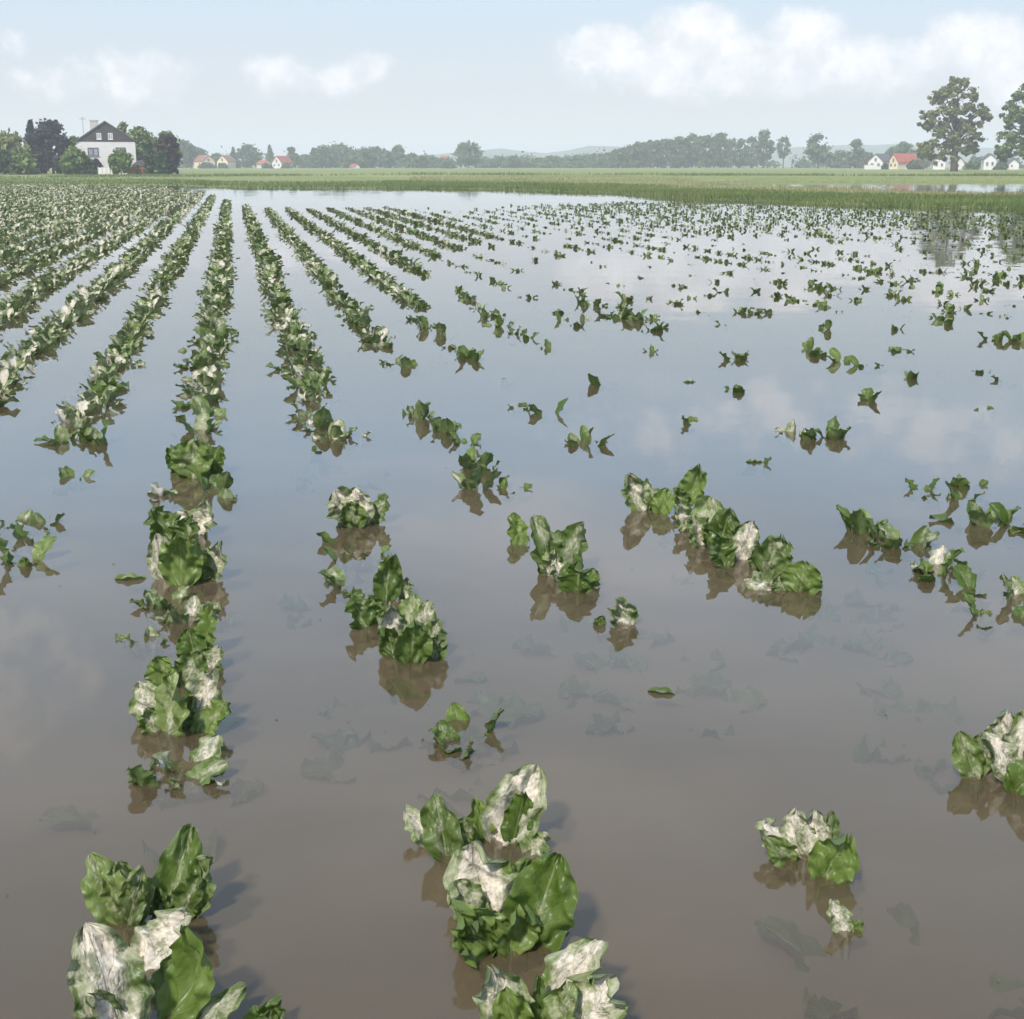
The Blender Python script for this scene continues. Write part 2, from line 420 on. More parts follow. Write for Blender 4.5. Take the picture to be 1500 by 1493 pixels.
# ------------------------------------------------------------------ trees
def crown_arrays(rng, blobs, per, leaf, flat=1.0):
    """blobs (n,6): centre xyz, radii xyz. leaf cards spread through every blob, denser near its skin"""
    b = np.repeat(np.asarray(blobs, float), per, axis=0); n = len(b)
    d = rng.normal(size=(n, 3)); d /= np.linalg.norm(d, axis=1)[:, None]
    r = np.minimum(np.abs(rng.normal(0, .62, n)) + .12, 1.9)
    wob = 1 + .1*rng.normal(size=n)
    c = b[:, :3] + d*b[:, 3:6]*(r*wob)[:, None]
    a = rng.normal(size=(n, 3)); a /= np.linalg.norm(a, axis=1)[:, None]
    nn = rng.normal(size=(n, 3)) + np.array([0, 0, .7]) + d*.5
    e1 = np.cross(nn, a); e1 /= np.linalg.norm(e1, axis=1)[:, None]
    e2 = np.cross(nn, e1); e2 /= np.linalg.norm(e2, axis=1)[:, None]
    s = leaf*rng.uniform(.55, 1.35, n)[:, None]; asp = rng.uniform(.5, .9, n)[:, None]
    V = np.stack([c-e1*s, c-e2*s*asp, c+e1*s, c+e2*s*asp], 1).reshape(-1, 3)
    F = np.arange(4*n).reshape(n, 4)
    blobt = np.repeat(rng.uniform(0, 1, len(blobs)), per)
    t = np.clip(.55*blobt + .45*rng.uniform(0, 1, n), 0, 1)
    return V, F, np.repeat(t, 4)
def env_blobs(rng, kind, h, r):
    B = []
    if kind == 'cone':
        n = 26
        for i in range(n):
            k = (i+.5)/n; rr = r*(1-k)**.85 + .05*r
            for q in range(max(2, int(5*(1-k))+2)):
                a = rng.uniform(0, 6.283); B.append((rr*.62*math.cos(a), rr*.62*math.sin(a), h*(.04+.94*k), rr*.45, rr*.45, h*.035))
        return B
    if kind == 'column':
        for i in range(30):
            k = (i+.5)/30; rr = r*(1-.45*k**3)*(1 if k < .85 else .7)
            a = rng.uniform(0, 6.283); B.append((rr*.35*math.cos(a), rr*.35*math.sin(a), h*(.03+.93*k), rr*.75, rr*.75, h*.05))
        return B
    lo = {'full': .02, 'round': .12, 'bush': .02, 'tall': .10, 'slender': .38, 'dome': .22}[kind]
    n = {'full': 60, 'round': 48, 'bush': 36, 'tall': 46, 'slender': 26, 'dome': 46}[kind]
    cr = {'full': .30, 'round': .29, 'bush': .30, 'tall': .30, 'slender': .32, 'dome': .26}[kind]
    for i in range(n):
        k = rng.uniform(0, 1); zz = lo + (1-lo)*k
        if kind == 'full': prof = math.sin(math.pi*min(.97, .28+.68*k))**.5
        elif kind == 'dome': prof = math.sqrt(max(0, 1-(k*.95)**2.6))*min(1, .45+k*1.6)
        elif kind == 'bush': prof = math.sqrt(max(.05, 1-k**2))
        elif kind == 'tall': prof = math.sin(math.pi*min(.97, .18+.78*k))**.55
        else: prof = math.sin(math.pi*(.12+.82*k))**.7
        a = rng.uniform(0, 6.283); q = rng.uniform(.35, 1)**.6
        rb = r*cr*rng.uniform(.6, 1.15)
        ro = max(0, r*prof-rb*.6)*q
        B.append((ro*math.cos(a), ro*math.sin(a), min(h*zz, h-rb*.5), rb, rb, rb*rng.uniform(.6, .9)))
    return B
def tree(name, label, cat, base, h, r, kind, mat, seed, per=40, leaf=.5, group=None, blobs=None):
    rng = np.random.default_rng(seed)
    t = empty(name, base, 0, label, cat, group)
    B = blobs if blobs is not None else env_blobs(rng, kind, h, r)
    V, F, ti = crown_arrays(rng, B, per, leaf)
    V[:, 2] = np.maximum(V[:, 2], .02)
    link('crown', mesh_np('crown', V, F, tint=ti), M[mat], t)
    m = MB(); tr = max(.05, h*.017 + r*.01)
    if blobs is not None: tr = h*.032
    top = h*(.55 if kind not in ('cone', 'column') else .9)
    bend = [rng.normal()*.02*h for _ in range(4)]
    path = [(0, 0, -.4), (bend[0]*.2, bend[1]*.2, top*.33), (bend[0]*.6, bend[1]*.6, top*.66), (bend[0], bend[1], top)]
    m.tube(path, [tr*1.35, tr, tr*.75, tr*.35], 8)
    if kind not in ('cone', 'column', 'bush') or blobs is not None:
        idx = rng.permutation(len(B))[:(16 if blobs is not None else 7)]
        for i in idx:
            c = Vector(B[i][:3]); z0 = min(max(.18*h, c.z*.55), top*.95); k = z0/top
            s0 = Vector((bend[0]*k*k, bend[1]*k*k, z0)); md = s0.lerp(c, .55) + Vector((0, 0, .04*h))
            m.tube([s0, md, c], [tr*.5, tr*.3, tr*.1], 5)
    m.build('trunk', M['bark'], t, True)
    return t
def tz(x, y): return float(terrain(np.array([x]), np.array([y]))[0])
def tree_px(name, label, cat, pxc, ytop, wpx, Y, kind, mat, seed, per=40, leaf=.5, group=None):
    p = at(pxc, 246, Y); z0 = tz(p.x, Y); h = at(pxc, ytop, Y).z - z0
    r = wpx/2/ppm(p)
    return tree(name, label, cat, (p.x, Y, z0-.05), h, r, kind, mat, seed, per, leaf, group)

# two big solitary trees right of the flooded field
def big_tree(label, zb, trunk_px, Y, seed, mat):
    bx = 1150 + trunk_px/4.286; p = at(bx, 247, Y); z0 = tz(p.x, Y); rng = random.Random(seed); k = 1/4.286/ppm(p)
    B = []
    for zx, zy, r in zb:
        q = at(1150+zx/4.286, 90+zy/4.286, Y); rr = r*k
        for j in range(11):
            s = rng.uniform(.20, .42); a = rng.uniform(0, 6.28); e = rng.uniform(.1, 1.0)
            B.append((q.x-p.x+rr*e*math.cos(a), rng.uniform(-1, 1)*5.0*(1 if r > 45 else .5), q.z-z0+rr*e*math.sin(a), rr*s*1.1, rr*s, rr*s*.75))
    h = max(b[2]+b[5] for b in B)
    return tree('broadleaf_tree', label, 'tree', (p.x, Y, z0-.05), h, 8, 'round', mat, seed, 62, .38, None, B)
Z1 = [(1000,175,62),(1100,150,55),(1150,205,60),(960,215,45),(1060,245,80),(1000,320,70),(1105,330,80),(905,345,45),(890,405,40),(1180,310,55),(1245,305,42),(1270,345,26),(1160,410,62),(1060,420,70),(960,430,52),(1200,475,42),(1190,535,36),(1100,510,62),(1000,520,62),(905,540,55),(862,575,36),(960,590,46),(1050,580,55),(1130,560,36)]
big_tree('tall solitary broadleaf tree with gappy crown standing alone beyond the ponds', Z1, 1062, 300, 11, 'f_olive')
Z2 = [(1500,215,62),(1560,160,70),(1640,190,70),(1450,300,48),(1530,300,80),(1640,300,85),(1425,375,42),(1480,360,60),(1560,400,80),(1690,400,70),(1440,455,58),(1530,480,70),(1650,490,70),(1405,525,48),(1350,572,40),(1420,575,52),(1500,560,60),(1600,570,60),(1700,560,50)]
big_tree('bright green solitary broadleaf tree with low skirt, right of the tall gappy tree', Z2, 1560, 285, 12, 'f_green')

# garden of the white house
GY = 214
gar = [
 ('conifer', 'dark blue-grey spruce with pointed top beside the white house', 49, 176, 30, GY+14, 'cone', 'f_blue', 60, .40),
 ('conifer', 'broad rounded blue-black conifer crowding the spruce left of the white house', 78, 179, 62, GY+10, 'full', 'f_blue', 70, .40),
 ('broadleaf_tree', 'grey-green garden tree at the left end of the house garden', 14, 196, 62, GY+6, 'round', 'f_olive', 60, .40),
 ('conifer', 'thin dark conifer top rising behind the grey-green garden tree', 2, 193, 18, GY+20, 'cone', 'f_blue', 40, .35),
 ('shrub', 'light green rounded shrub below the blue-black conifer', 38, 224, 48, GY-3, 'bush', 'f_green', 60, .34),
 ('shrub', 'low dark shrub at the far left of the garden edge', 6, 222, 40, GY-2, 'bush', 'f_thuja', 60, .34),
 ('broadleaf_tree', 'light green round garden tree by the left corner of the white house', 107, 218, 46, GY-3, 'round', 'f_light', 60, .32),
 ('shrub', 'dark green shrub beside the white garden fence', 130, 236, 26, GY-3.5, 'bush', 'f_thuja', 50, .28),
 ('broadleaf_tree', 'bright green round-headed small tree in front of the white house', 177, 221, 37, GY-5, 'round', 'f_light', 60, .28),
 ('shrub', 'small reddish shrub under the house window', 141, 233, 20, GY-2.5, 'bush', 'f_purple', 40, .25),
 ('cypress', 'columnar dark green cypress between the orange wall and purple tree', 220, 207, 18, GY-2, 'column', 'f_thuja', 70, .25),
 ('broadleaf_tree', 'purple-leaved rounded tree at the right end of the garden', 248, 196, 38, GY+1, 'round', 'f_purple', 70, .34),
 ('shrub', 'low green shrub at the foot of the purple-leaved tree', 237, 222, 24, GY-3, 'bush', 'f_thuja', 60, .3),
 ('broadleaf_tree', 'large green tree behind the right wall of the house', 207, 189, 62, GY+16, 'round', 'f_green', 60, .42),
 ('broadleaf_tree', 'green tree behind the purple-leaved tree', 244, 195, 44, GY+22, 'round', 'f_green', 55, .42),
 ('broadleaf_tree', 'green treetop peeping over the right roof slope', 182, 180, 26, GY+26, 'tall', 'f_olive', 40, .38),
 ('broadleaf_tree', 'green tree behind the left roof slope of the house', 112, 202, 40, GY+20, 'round', 'f_green', 40, .38),
]
for i, (nm, lab, x, yt, wd, Y, kd, mt, per, lf) in enumerate(gar):
    tree_px(nm, lab, 'tree' if nm != 'shrub' else 'shrub', x, yt, wd, Y, kd, mt, 100+i, per, lf)
# far tree line, each tree its own
L_VIL = 'hazy rounded tree among the red-roofed village houses'
L_WOOD = 'hazy rounded tree in the wood between village and lone broad tree'
L_HEDGE = 'low hazy tree in the long far hedgerow'
L_ROW = 'tall upright hazy tree in the close-set far row'
far = [
 (268,206,40,'round',L_VIL),(292,219,34,'round',L_VIL),(280,214,30,'round',L_VIL),(366,213,42,'round',L_VIL),(427,217,22,'round',L_VIL),(318,226,20,'round',L_VIL),
 (343,216,17,'cone','hazy pointed conifer left of the rounded village tree'),(396,212,17,'cone','hazy pointed conifer over the red village roofs'),
 (459,218,18,'cone','small hazy conifer at the start of the far wood'),
 (447,228,26,'round',L_WOOD),(473,216,38,'round',L_WOOD),(498,212,44,'round',L_WOOD),(524,217,40,'round',L_WOOD),(549,217,36,'round',L_WOOD),(566,221,30,'round',L_WOOD),
 (583,214,24,'tall','narrow taller tree at the right end of the far wood'),(603,227,30,'round',L_WOOD),(630,230,34,'round',L_WOOD),
 (686,211,54,'dome','lone broad spreading tree above the far hedgerow'),
 (655,233,26,'bush',L_HEDGE),(730,230,30,'bush',L_HEDGE),(752,229,24,'bush',L_HEDGE),(778,233,36,'bush',L_HEDGE),(806,231,34,'bush',L_HEDGE),(832,230,34,'bush',L_HEDGE),(858,228,34,'bush',L_HEDGE),(880,226,32,'bush',L_HEDGE),
 (912,219,26,'tall',L_ROW),(945,210,24,'tall',L_ROW),(963,208,24,'tall',L_ROW),(983,206,24,'tall',L_ROW),(1003,202,24,'tall',L_ROW),(1024,201,26,'tall',L_ROW),(1046,201,24,'tall',L_ROW),(1070,203,22,'tall',L_ROW),
 (510,218,34,'round',L_WOOD),(537,220,32,'round',L_WOOD),(485,219,30,'round',L_WOOD),(617,230,28,'round',L_WOOD),(645,233,26,'round',L_WOOD),
 (742,232,28,'bush',L_HEDGE),(766,231,28,'bush',L_HEDGE),(792,232,30,'bush',L_HEDGE),(819,231,30,'bush',L_HEDGE),(845,229,30,'bush',L_HEDGE),(869,227,30,'bush',L_HEDGE),(891,224,28,'bush',L_HEDGE),(712,233,26,'bush',L_HEDGE),
 (902,220,32,'tall',L_ROW),(920,214,28,'tall',L_ROW),(936,209,28,'tall',L_ROW),(953,206,27,'tall',L_ROW),(972,205,28,'tall',L_ROW),(992,201,28,'tall',L_ROW),(1013,196,28,'tall',L_ROW),(1035,199,28,'tall',L_ROW),(1055,196,32,'tall',L_ROW),(1083,205,22,'tall',L_ROW),
 (1100,202,24,'tall','hazy tree leaning against the tallest tree of the far row'),(1118,190,36,'dome','tallest hazy tree at the end of the far row'),(1147,202,20,'slender','slender bare-stemmed hazy tree standing clear of the row'),
 (1198,198,50,'dome','broad rounded hazy tree left of the white farm'),(1252,206,26,'tall','narrow dense hazy tree near the white farm'),(1228,222,40,'bush','low hazy thicket beside the broad rounded tree'),(1266,223,30,'bush','low hazy thicket next to the white farm'),
 (1176,235,20,'bush','small hazy bush below the slender tree'),(1322,210,36,'tall','hazy tree behind the red farm roof'),(1305,218,24,'tall','smaller hazy tree behind the white farm gable'),
 (1352,222,36,'round','hazy tree behind the dark farm shed'),(1432,230,40,'bush','hazy bushes behind the houses right of the solitary tree'),(1480,232,44,'bush','hazy thicket under the bright green solitary tree')]
for i, (x, yt, wd, kd, lab) in enumerate(far):
    Y = 590 + (i*37 % 70) + (40 if kd == 'bush' else 0)
    if x > 1190: Y = 560 + (i*31 % 40)
    gname = {L_VIL: 'trees among the far village', L_WOOD: 'trees of the far wood', L_HEDGE: 'trees of the far hedgerow', L_ROW: 'trees of the far row'}.get(lab)
    tree_px('conifer' if kd == 'cone' else ('bush' if kd == 'bush' else 'broadleaf_tree'), lab, 'bush' if kd == 'bush' else 'tree', x, yt, wd, Y, kd, 'f_far', 300+i, 42, .72 if kd != 'cone' else .5, gname)
for i, (x, yt, wd, Y, lab) in enumerate([(302,239,24,566,'hazy garden bush before the cream village house with a brown roof'),(326,240,16,566,'hazy garden bush before the yellow village house'),
    (391,240,16,566,'hazy garden bush before the leftmost red-roofed village house'),(419,240,18,566,'hazy garden bush before the right-hand red-roofed village house'),(656,236,20,560,'hazy bush before the red roof by the lone broad tree'),
    (1340,236,26,424,'olive bushes hiding the dark timber shed'),(1296,240,10,424,'small bush between the white and cream farmhouses'),(1424,237,26,400,'olive bush right of the solitary tree trunk'),(1466,238,20,385,'olive bush right of the small white house with dark windows')]):
    tree_px('bush', lab, 'bush', x, yt, wd, Y, 'bush', 'f_far', 900+i, 40, .5)
# undergrowth that closes the foot of the far tree line
rng = np.random.default_rng(5); B = []
for x in np.arange(255, 1290, 6.0):
    if 1140 < x < 1160: continue
    Y = 640 + rng.uniform(-15, 25); p = at(x, 246, Y); hgt = rng.uniform(2.5, 6.5)
    B.append((p.x, Y, tz(p.x, Y)+hgt*.45, 2.6, 2.2, hgt*.6))
V, F, ti = crown_arrays(rng, B, 60, .6)
props(link('far_undergrowth', mesh_np('far_undergrowth', V, F, tint=ti), M['f_far']), 'low dark undergrowth along the foot of the far tree line', 'undergrowth', kind='stuff')

# ------------------------------------------------------------------ buildings
def window(parent, x, z, wd, ht, y, frame='frame_white', mull=True):
    if y < -.01: frame = 'frame_white'
    fr = .11
    m = MB()
    m.box(x-wd/2, x+wd/2, y-.06, y+.02, z, z+fr).box(x-wd/2, x+wd/2, y-.06, y+.02, z+ht-fr, z+ht)
    m.box(x-wd/2, x-wd/2+fr, y-.06, y+.02, z+fr, z+ht-fr).box(x+wd/2-fr, x+wd/2, y-.06, y+.02, z+fr, z+ht-fr)
    if mull: m.box(x-fr/2, x+fr/2, y-.057, y+.02, z+fr, z+ht-fr)
    f = m.build('window', M[frame], parent)
    MB().box(x-wd/2+.02, x+wd/2-.02, y-.03, y+.012, z+.02, z+ht-.02).build('pane', M['curtain'], f)
    MB().box(x-wd/2-.08, x+wd/2+.08, y-.14, y+.01, z-.07, z-.003).build('sill', M['concrete'], f)
    return f
def house(label, loc, rz, wd, dp, eave, ridge_, wall, roof, wins=(), clad=None, chim=None, over=.22, name='house', cat='house', frame='frame_dark'):
    t = empty(name, loc, rz, label, cat)
    hw = wd/2
    MB().prism_y([(-hw, -.4), (hw, -.4), (hw, eave), (0, ridge_), (-hw, eave)], 0, dp).build('wall', M[wall], t)
    if clad:
        k = .06; sl = (ridge_-eave)/hw
        MB().prism_y([(-hw-.02, eave-.05), (hw+.02, eave-.05), (hw+.02, eave+.02), (0, ridge_+.02), (-hw-.02, eave+.02)], -k, -.003).build('gable_cladding', M[clad], t)
    sl = (ridge_-eave)/hw; th = .22
    roofs = []
    for s in (-1, 1):
        xo, zo = s*(hw+over), eave - sl*over
        pr = [(0, ridge_+.01), (xo, zo+.01), (xo, zo+th), (0, ridge_+th)]
        if s > 0: pr = pr[::-1]
        m = MB().prism_y([(a, b) for a, b in pr], -over, dp+over)
        roofs.append(m.build('roof', M[roof], t))
    if chim:
        for cx, cyy, cw, ch in chim:
            zb = ridge_ - abs(cx)*sl - .3
            MB().box(cx-cw/2, cx+cw/2, cyy-cw/2, cyy+cw/2, zb, ridge_+ch).box(cx-cw/2-.08, cx+cw/2+.08, cyy-cw/2-.08, cyy+cw/2+.08, ridge_+ch, ridge_+ch+.12).build('chimney', M['concrete'], roofs[0] if cx < 0 else roofs[1])
    for wx, wz, ww, wh, off in wins: window(t, wx, wz, ww, wh, off, frame)
    return t
hp = at(158, 246, GY); s = 1/ppm(hp); zg = tz(hp.x, GY)
hz0 = zg
EA, RI = at(158, 207, GY).z-hz0, at(158, 179, GY).z-hz0
HW = 82*s
hrz = math.atan2(hp.x, GY)*-1 + R(2.5)
def hx(px): return (px-158)*s
wins = [(hx(139), at(139, 228.5, GY).z-hz0, 15*s, 11.5*s, 0), (hx(178), at(178, 228.5, GY).z-hz0, 14*s, 12*s, 0),
        (hx(148.5), at(148, 204.5, GY).z-hz0, 6.5*s, 9*s, -.06), (hx(164.5), at(164, 204.5, GY).z-hz0, 6.5*s, 9*s, -.06),
        (hx(139), .9, 15*s, 12*s, 0), (hx(184), .9, 10*s, 12*s, 0)]
hs = house('white two-storey house with dark clad gable and four-window front among garden trees', (hp.x, GY, hz0), hrz, HW, 11.0, EA, RI, 'plaster', 'slate', wins, 'clad', [(-1.7, 3.0, .7, .25), (-1.0, 5.5, .55, .35)], .25)
m = MB().tube([(-3.0, 6, EA+1.2), (-3.0, 6, RI+.9)], [.05, .05], 6)
m.tube([(-3.5, 6, RI+.55), (-2.5, 6, RI+.55)], [.03, .03], 5).tube([(-3.4, 6, RI+.75), (-2.6, 6, RI+.75)], [.03, .03], 5)
m.build('roof_aerial', M['metal'], hs)
# lean-to side roof on the left, garden fence, orange wall with small shed
fp0, fp1 = at(144, 250, GY-4), at(173, 250, GY-4)
fz = tz(fp0.x, GY-4); fe = empty('garden_fence', (fp0.x, GY-4, fz), 0, 'white panel fence in front of the white house', 'fence')
npan = 5; wpan = (fp1.x-fp0.x)/npan
for i in range(npan):
    MB().box(i*wpan+.07, (i+1)*wpan-.07, -.03, .03, .06, 1.02 + .05*(i % 2)).build('panel', M['plaster'], fe)
for i in range(npan+1):
    MB().box(i*wpan-.06, i*wpan+.06, -.06, .06, -.3, 1.15).build('post', M['concrete'], fe)
op = at(187, 250, GY-2); oz = tz(op.x, GY-2); ow = 27*s
oe = empty('garden_shed', (op.x, GY-2, oz), 0, 'low orange shed with dark roof between house and cypress', 'shed')
MB().box(0, ow, 0, 2.4, -.3, 1.25).build('wall', M['orange'], oe)
MB().prism_y([(ow*.30, 1.26), (ow+.2, 1.26), (ow+.2, 1.45), (ow*.62, 2.1), (ow*.30, 1.5)], -.2, 2.6).build('roof', M['slate'], oe)
MB().box(ow*.42, ow*.58, -.04, -.003, .0, 1.15).build('door', M['wood'], oe)

def far_house(label, x0, x1, yt, ye, Y, wall, roof, rz=0.0, dp=9, wn=2, frame='frame_dark', name='house', cat='house'):
    """gabled house whose gable spans photo columns x0..x1, ridge at row yt, eaves at row ye"""
    xm = (x0+x1)/2; p = at(xm, 246, Y); z0 = tz(p.x, Y); wd = (x1-x0)/ppm(p)
    e, r_ = at(xm, ye, Y).z - z0, at(xm, yt, Y).z - z0
    ws = [(-wd*.22, e*.42, wd*.17, e*.3, 0), (wd*.22, e*.42, wd*.17, e*.3, 0)][:wn]
    if r_-e > 2 and wn: ws.append((0, e*.98, wd*.15, min(1.2, (r_-e)*.45), 0))
    return house(label, (p.x, Y, z0), rz, wd, dp, e, r_, wall, roof, ws, None, None, .3, name, cat, frame)
far_house('white gabled farmhouse with grey roof and low white wall, left of the red roof', 1271, 1293, 226, 236, 430, 'plaster', 'slate', R(-34), 10, 2)
far_house('cream gabled farmhouse with bright red roof beside the white farmhouse', 1300, 1316, 226, 237, 432, 'cream', 'red_tile', R(-48), 11, 2)
far_house('low white annexe with red roof right of the cream farmhouse', 1318, 1329, 233, 239.5, 434, 'plaster', 'red_tile', R(-20), 6, 1)
p = at(1266, 246, 426); z0 = tz(p.x, 426); we = empty('garden_wall', (p.x, 426, z0), 0, 'low white garden wall in front of the white farmhouse', 'wall')
MB().box(0, 3.4, -.12, .12, -.3, 1.25).build('wall', M['plaster'], we); MB().box(-.05, 3.45, -.17, .17, 1.253, 1.35).build('coping', M['concrete'], we)
far_house('long dark timber shed beside the red-roofed farm', 1330, 1353, 234, 238, 436, 'wood', 'brown_tile', 0, 8, 0, name='shed', cat='shed')
far_house('white house with dark red roof half behind the solitary tree trunk', 1367, 1384, 229, 236, 410, 'plaster', 'brown_tile', R(-14), 7, 2)
far_house('low red-roofed house right behind the solitary tree trunk', 1400, 1412, 231, 238, 420, 'plaster', 'brown_tile', R(4), 5, 1)
far_house('small white house with dark windows right of the solitary tree', 1441, 1458, 226, 233, 390, 'plaster', 'slate', R(-10), 5, 2)
far_house('grey roofed house under the bright green solitary tree', 1478, 1492, 233, 239, 420, 'plaster', 'slate', R(-8), 5, 1)
far_house('cream village house with brown roof beside a second cream house', 296, 316, 228, 236, 585, 'cream', 'brown_tile', R(38), 12, 2)
far_house('yellow village house with brown roof next to the rounded tree', 318, 334, 228, 236, 580, 'cream', 'brown_tile', R(-8), 10, 2)
far_house('white village house with red roof, leftmost of the red-roofed cluster', 385, 398, 235, 240, 582, 'plaster', 'red_tile', R(25), 10, 1)
far_house('tall white village house with steep red roof in the middle of its cluster', 398, 413, 229, 238, 578, 'plaster', 'red_tile', R(-15), 11, 2)
far_house('white village house with red roof at the right of its cluster', 412, 424, 231, 239, 584, 'plaster', 'red_tile', R(30), 10, 1)
far_house('tiny white house with red roof below the far wood', 518, 527, 241, 244, 575, 'plaster', 'red_tile', R(20), 7, 1)
far_house('red roof showing beside the lone broad spreading tree', 653, 661, 229, 236, 660, 'cream', 'red_tile', R(30), 8, 1)

# ------------------------------------------------------------------ grass
def blades(rng, P, hgt, wd, lean=.35):
    n = len(P); a = rng.uniform(0, 6.283, n); h_ = hgt*rng.uniform(.5, 1.25, n)*(1+.4*vnoise(P[:, 0], P[:, 1], 3.1, 4)); l = lean*h_*rng.uniform(.2, 1, n)
    s = np.stack([np.cos(a), np.sin(a), np.zeros(n)], 1); q = rng.uniform(0, 6.283, n)
    ln = np.stack([np.cos(q)*l, np.sin(q)*l, h_], 1)
    b = P; m_ = P + ln*np.array([.35, .35, .6]); t_ = P + ln
    V = np.stack([b-s*wd/2, b+s*wd/2, m_+s*wd*.4, t_, m_-s*wd*.4], 1).reshape(-1, 3)
    F = np.arange(5*n).reshape(n, 5)
    return V, F, np.repeat(np.clip(.5+.5*vnoise(P[:, 0], P[:, 1], 2.2, 5)*.7 + rng.normal(0, .22, n), 0, 1), 5)
rng = np.random.default_rng(8)
def scatter(n, pxr, y_near, y_far, dens=None):
    P = []
    px = rng.uniform(*pxr, n); k = rng.uniform(0, 1, n)
    yn = np.interp(px, [e[0] for e in EDGE], [e[1] for e in EDGE]) + y_near
    yf = np.interp(px, [e[0] for e in EDGE], [e[1] for e in EDGE]) + y_far(px)
    py = yn + (yf-yn)*k
    for a, b in zip(px, py):
        g_ = ground(a, b); P.append((g_.x, g_.y, 0))
    P = np.array(P); P[:, 2] = terrain(P[:, 0], P[:, 1])
    return P
P1 = scatter(30000, (560, 1560), 2.5, lambda px: -np.interp(px, [560, 800, 1000, 1200, 1500], [9, 11, 13, 14, 15]))
P2 = scatter(14000, (-40, 700), 1.0, lambda px: -np.interp(px, [0, 700], [8, 9]))
P3 = scatter(12000, (600, 1560), -9, lambda px: -np.interp(px, [600, 1000, 1560], [14, 26, 44]))
P1 = P1[(P1[:, 2] > -.10)]; P3 = P3[P3[:, 2] > -.02]; P2 = P2[P2[:, 2] > -.1]
P4 = []
for a, b in zip(rng.uniform(-60, 1600, 9000), rng.normal(0, .7, 9000)):
    q_ = ground(a, np.interp(a, [0, 600, 1500], [262, 259.5, 262.5]) + b*.6); P4.append((q_.x, q_.y, 0))
P4 = np.array(P4); P4[:, 2] = terrain(P4[:, 0], P4[:, 1]); P4 = P4[(P4[:, 2] > .02) & (vnoise(P4[:, 0], P4[:, 1], 6, 6) > -.25)]
for nm, P, hg, wd, mt, lab in (('ditch_grass', P4, .32, .09, 'grass', 'dark line of rank grass along the far field ditch'),
                         ('tall_grass', P1, .22, .05, 'grass', 'tall green grass strip between flooded crop and far ponds'),
                         ('bank_grass', P2, .2, .055, 'grass', 'green grass bank behind the crop rows'),
                         ('dry_grass', P3, .16, .06, 'grass_dry', 'dry reedy grass around the far ponds')):
    P[:, 2] -= .02
    V, F, ti = blades(rng, P, hg, wd)
    props(link(nm, mesh_np(nm, V, F, tint=ti), M[mt]), lab, 'grass', kind='stuff')

# ------------------------------------------------------------------ beet leaves
BED = -.28
def leaf_from_curve(P, N0, W, rng, nV=8, fold=.35, wave=.25, twist=0.0, pet=0, prad=.006, crump=.10, freq=None):
    """P (n,3) midrib points of the blade from its base to the tip; N0 hint for the upper side; pet = points of the petiole before P"""
    P = np.asarray(P, float); n = len(P)
    T = np.gradient(P, axis=0); T /= np.linalg.norm(T, axis=1)[:, None]
    t = np.linspace(0, 1, n)
    prof = np.sin(math.pi*np.clip(t, .0, 1)**.88)**.50*(1-.10*t)
    prof[0] = .14; prof[-1] = .10
    fq = freq or rng.uniform(11, 19); ph = rng.uniform(0, 6.28, 2); ph2 = rng.uniform(0, 6.28, 3)
    vs = np.linspace(-1, 1, nV+1)
    V = []; UV = []
    for i in range(n):
        N = np.asarray(N0, float); N = N - T[i]*(N@T[i]); N /= max(1e-6, np.linalg.norm(N))
        S = np.cross(T[i], N)
        a = twist*(t[i]-.2); S, N = S*math.cos(a)+N*math.sin(a), N*math.cos(a)-S*math.sin(a)
        for v in vs:
            sd_ = 0 if v < 0 else 1; av = abs(v)
            wv = W*prof[i]*(1+.05*math.sin(fq*1.3*t[i]+ph[1-sd_]))
            lat = wv*v*math.cos(fold*.8); up = wv*av**1.15*math.sin(fold)
            up += wave*W*av**2.2*(math.sin(fq*t[i]+ph[sd_]) + (.6*math.sin(2.4*fq*t[i]+ph[1-sd_]) if nV > 8 else 0))*min(1, 3*t[i])
            up += crump*W*(math.sin(5*v+5*t[i]+ph2[0])*math.sin(9*t[i]+ph2[1]) + (.6*math.sin(13*t[i]-8*av+ph2[2])*min(1, 2*av) + .45*math.sin(23*t[i]+11*v+ph2[1]) if nV > 8 else 0))
            V.append(P[i] + S*lat + N*up); UV.append((.5+.5*v, t[i]))
    m_ = nV+1
    F = [(i*m_+j, i*m_+j+1, (i+1)*m_+j+1, (i+1)*m_+j) for i in range(n-1) for j in range(nV)]
    if pet is not None and not isinstance(pet, int):
        Q = np.asarray(pet, float); b = len(V)
        for i, q in enumerate(Q):
            d = Q[min(i+1, len(Q)-1)]-Q[max(i-1, 0)]; d = d/np.linalg.norm(d)
            A = np.cross(d, [.3, .9, .2]); A /= np.linalg.norm(A); C = np.cross(d, A)
            for k in range(4):
                an = math.pi/2*k; V.append(q+(A*math.cos(an)+C*math.sin(an))*prad); UV.append((.5, -.2))
        for i in range(len(Q)-1):
            for k in range(4): F.append((b+i*4+k, b+i*4+(k+1) % 4, b+(i+1)*4+(k+1) % 4, b+(i+1)*4+k))
    return np.array(V), np.array(F), np.array(UV)
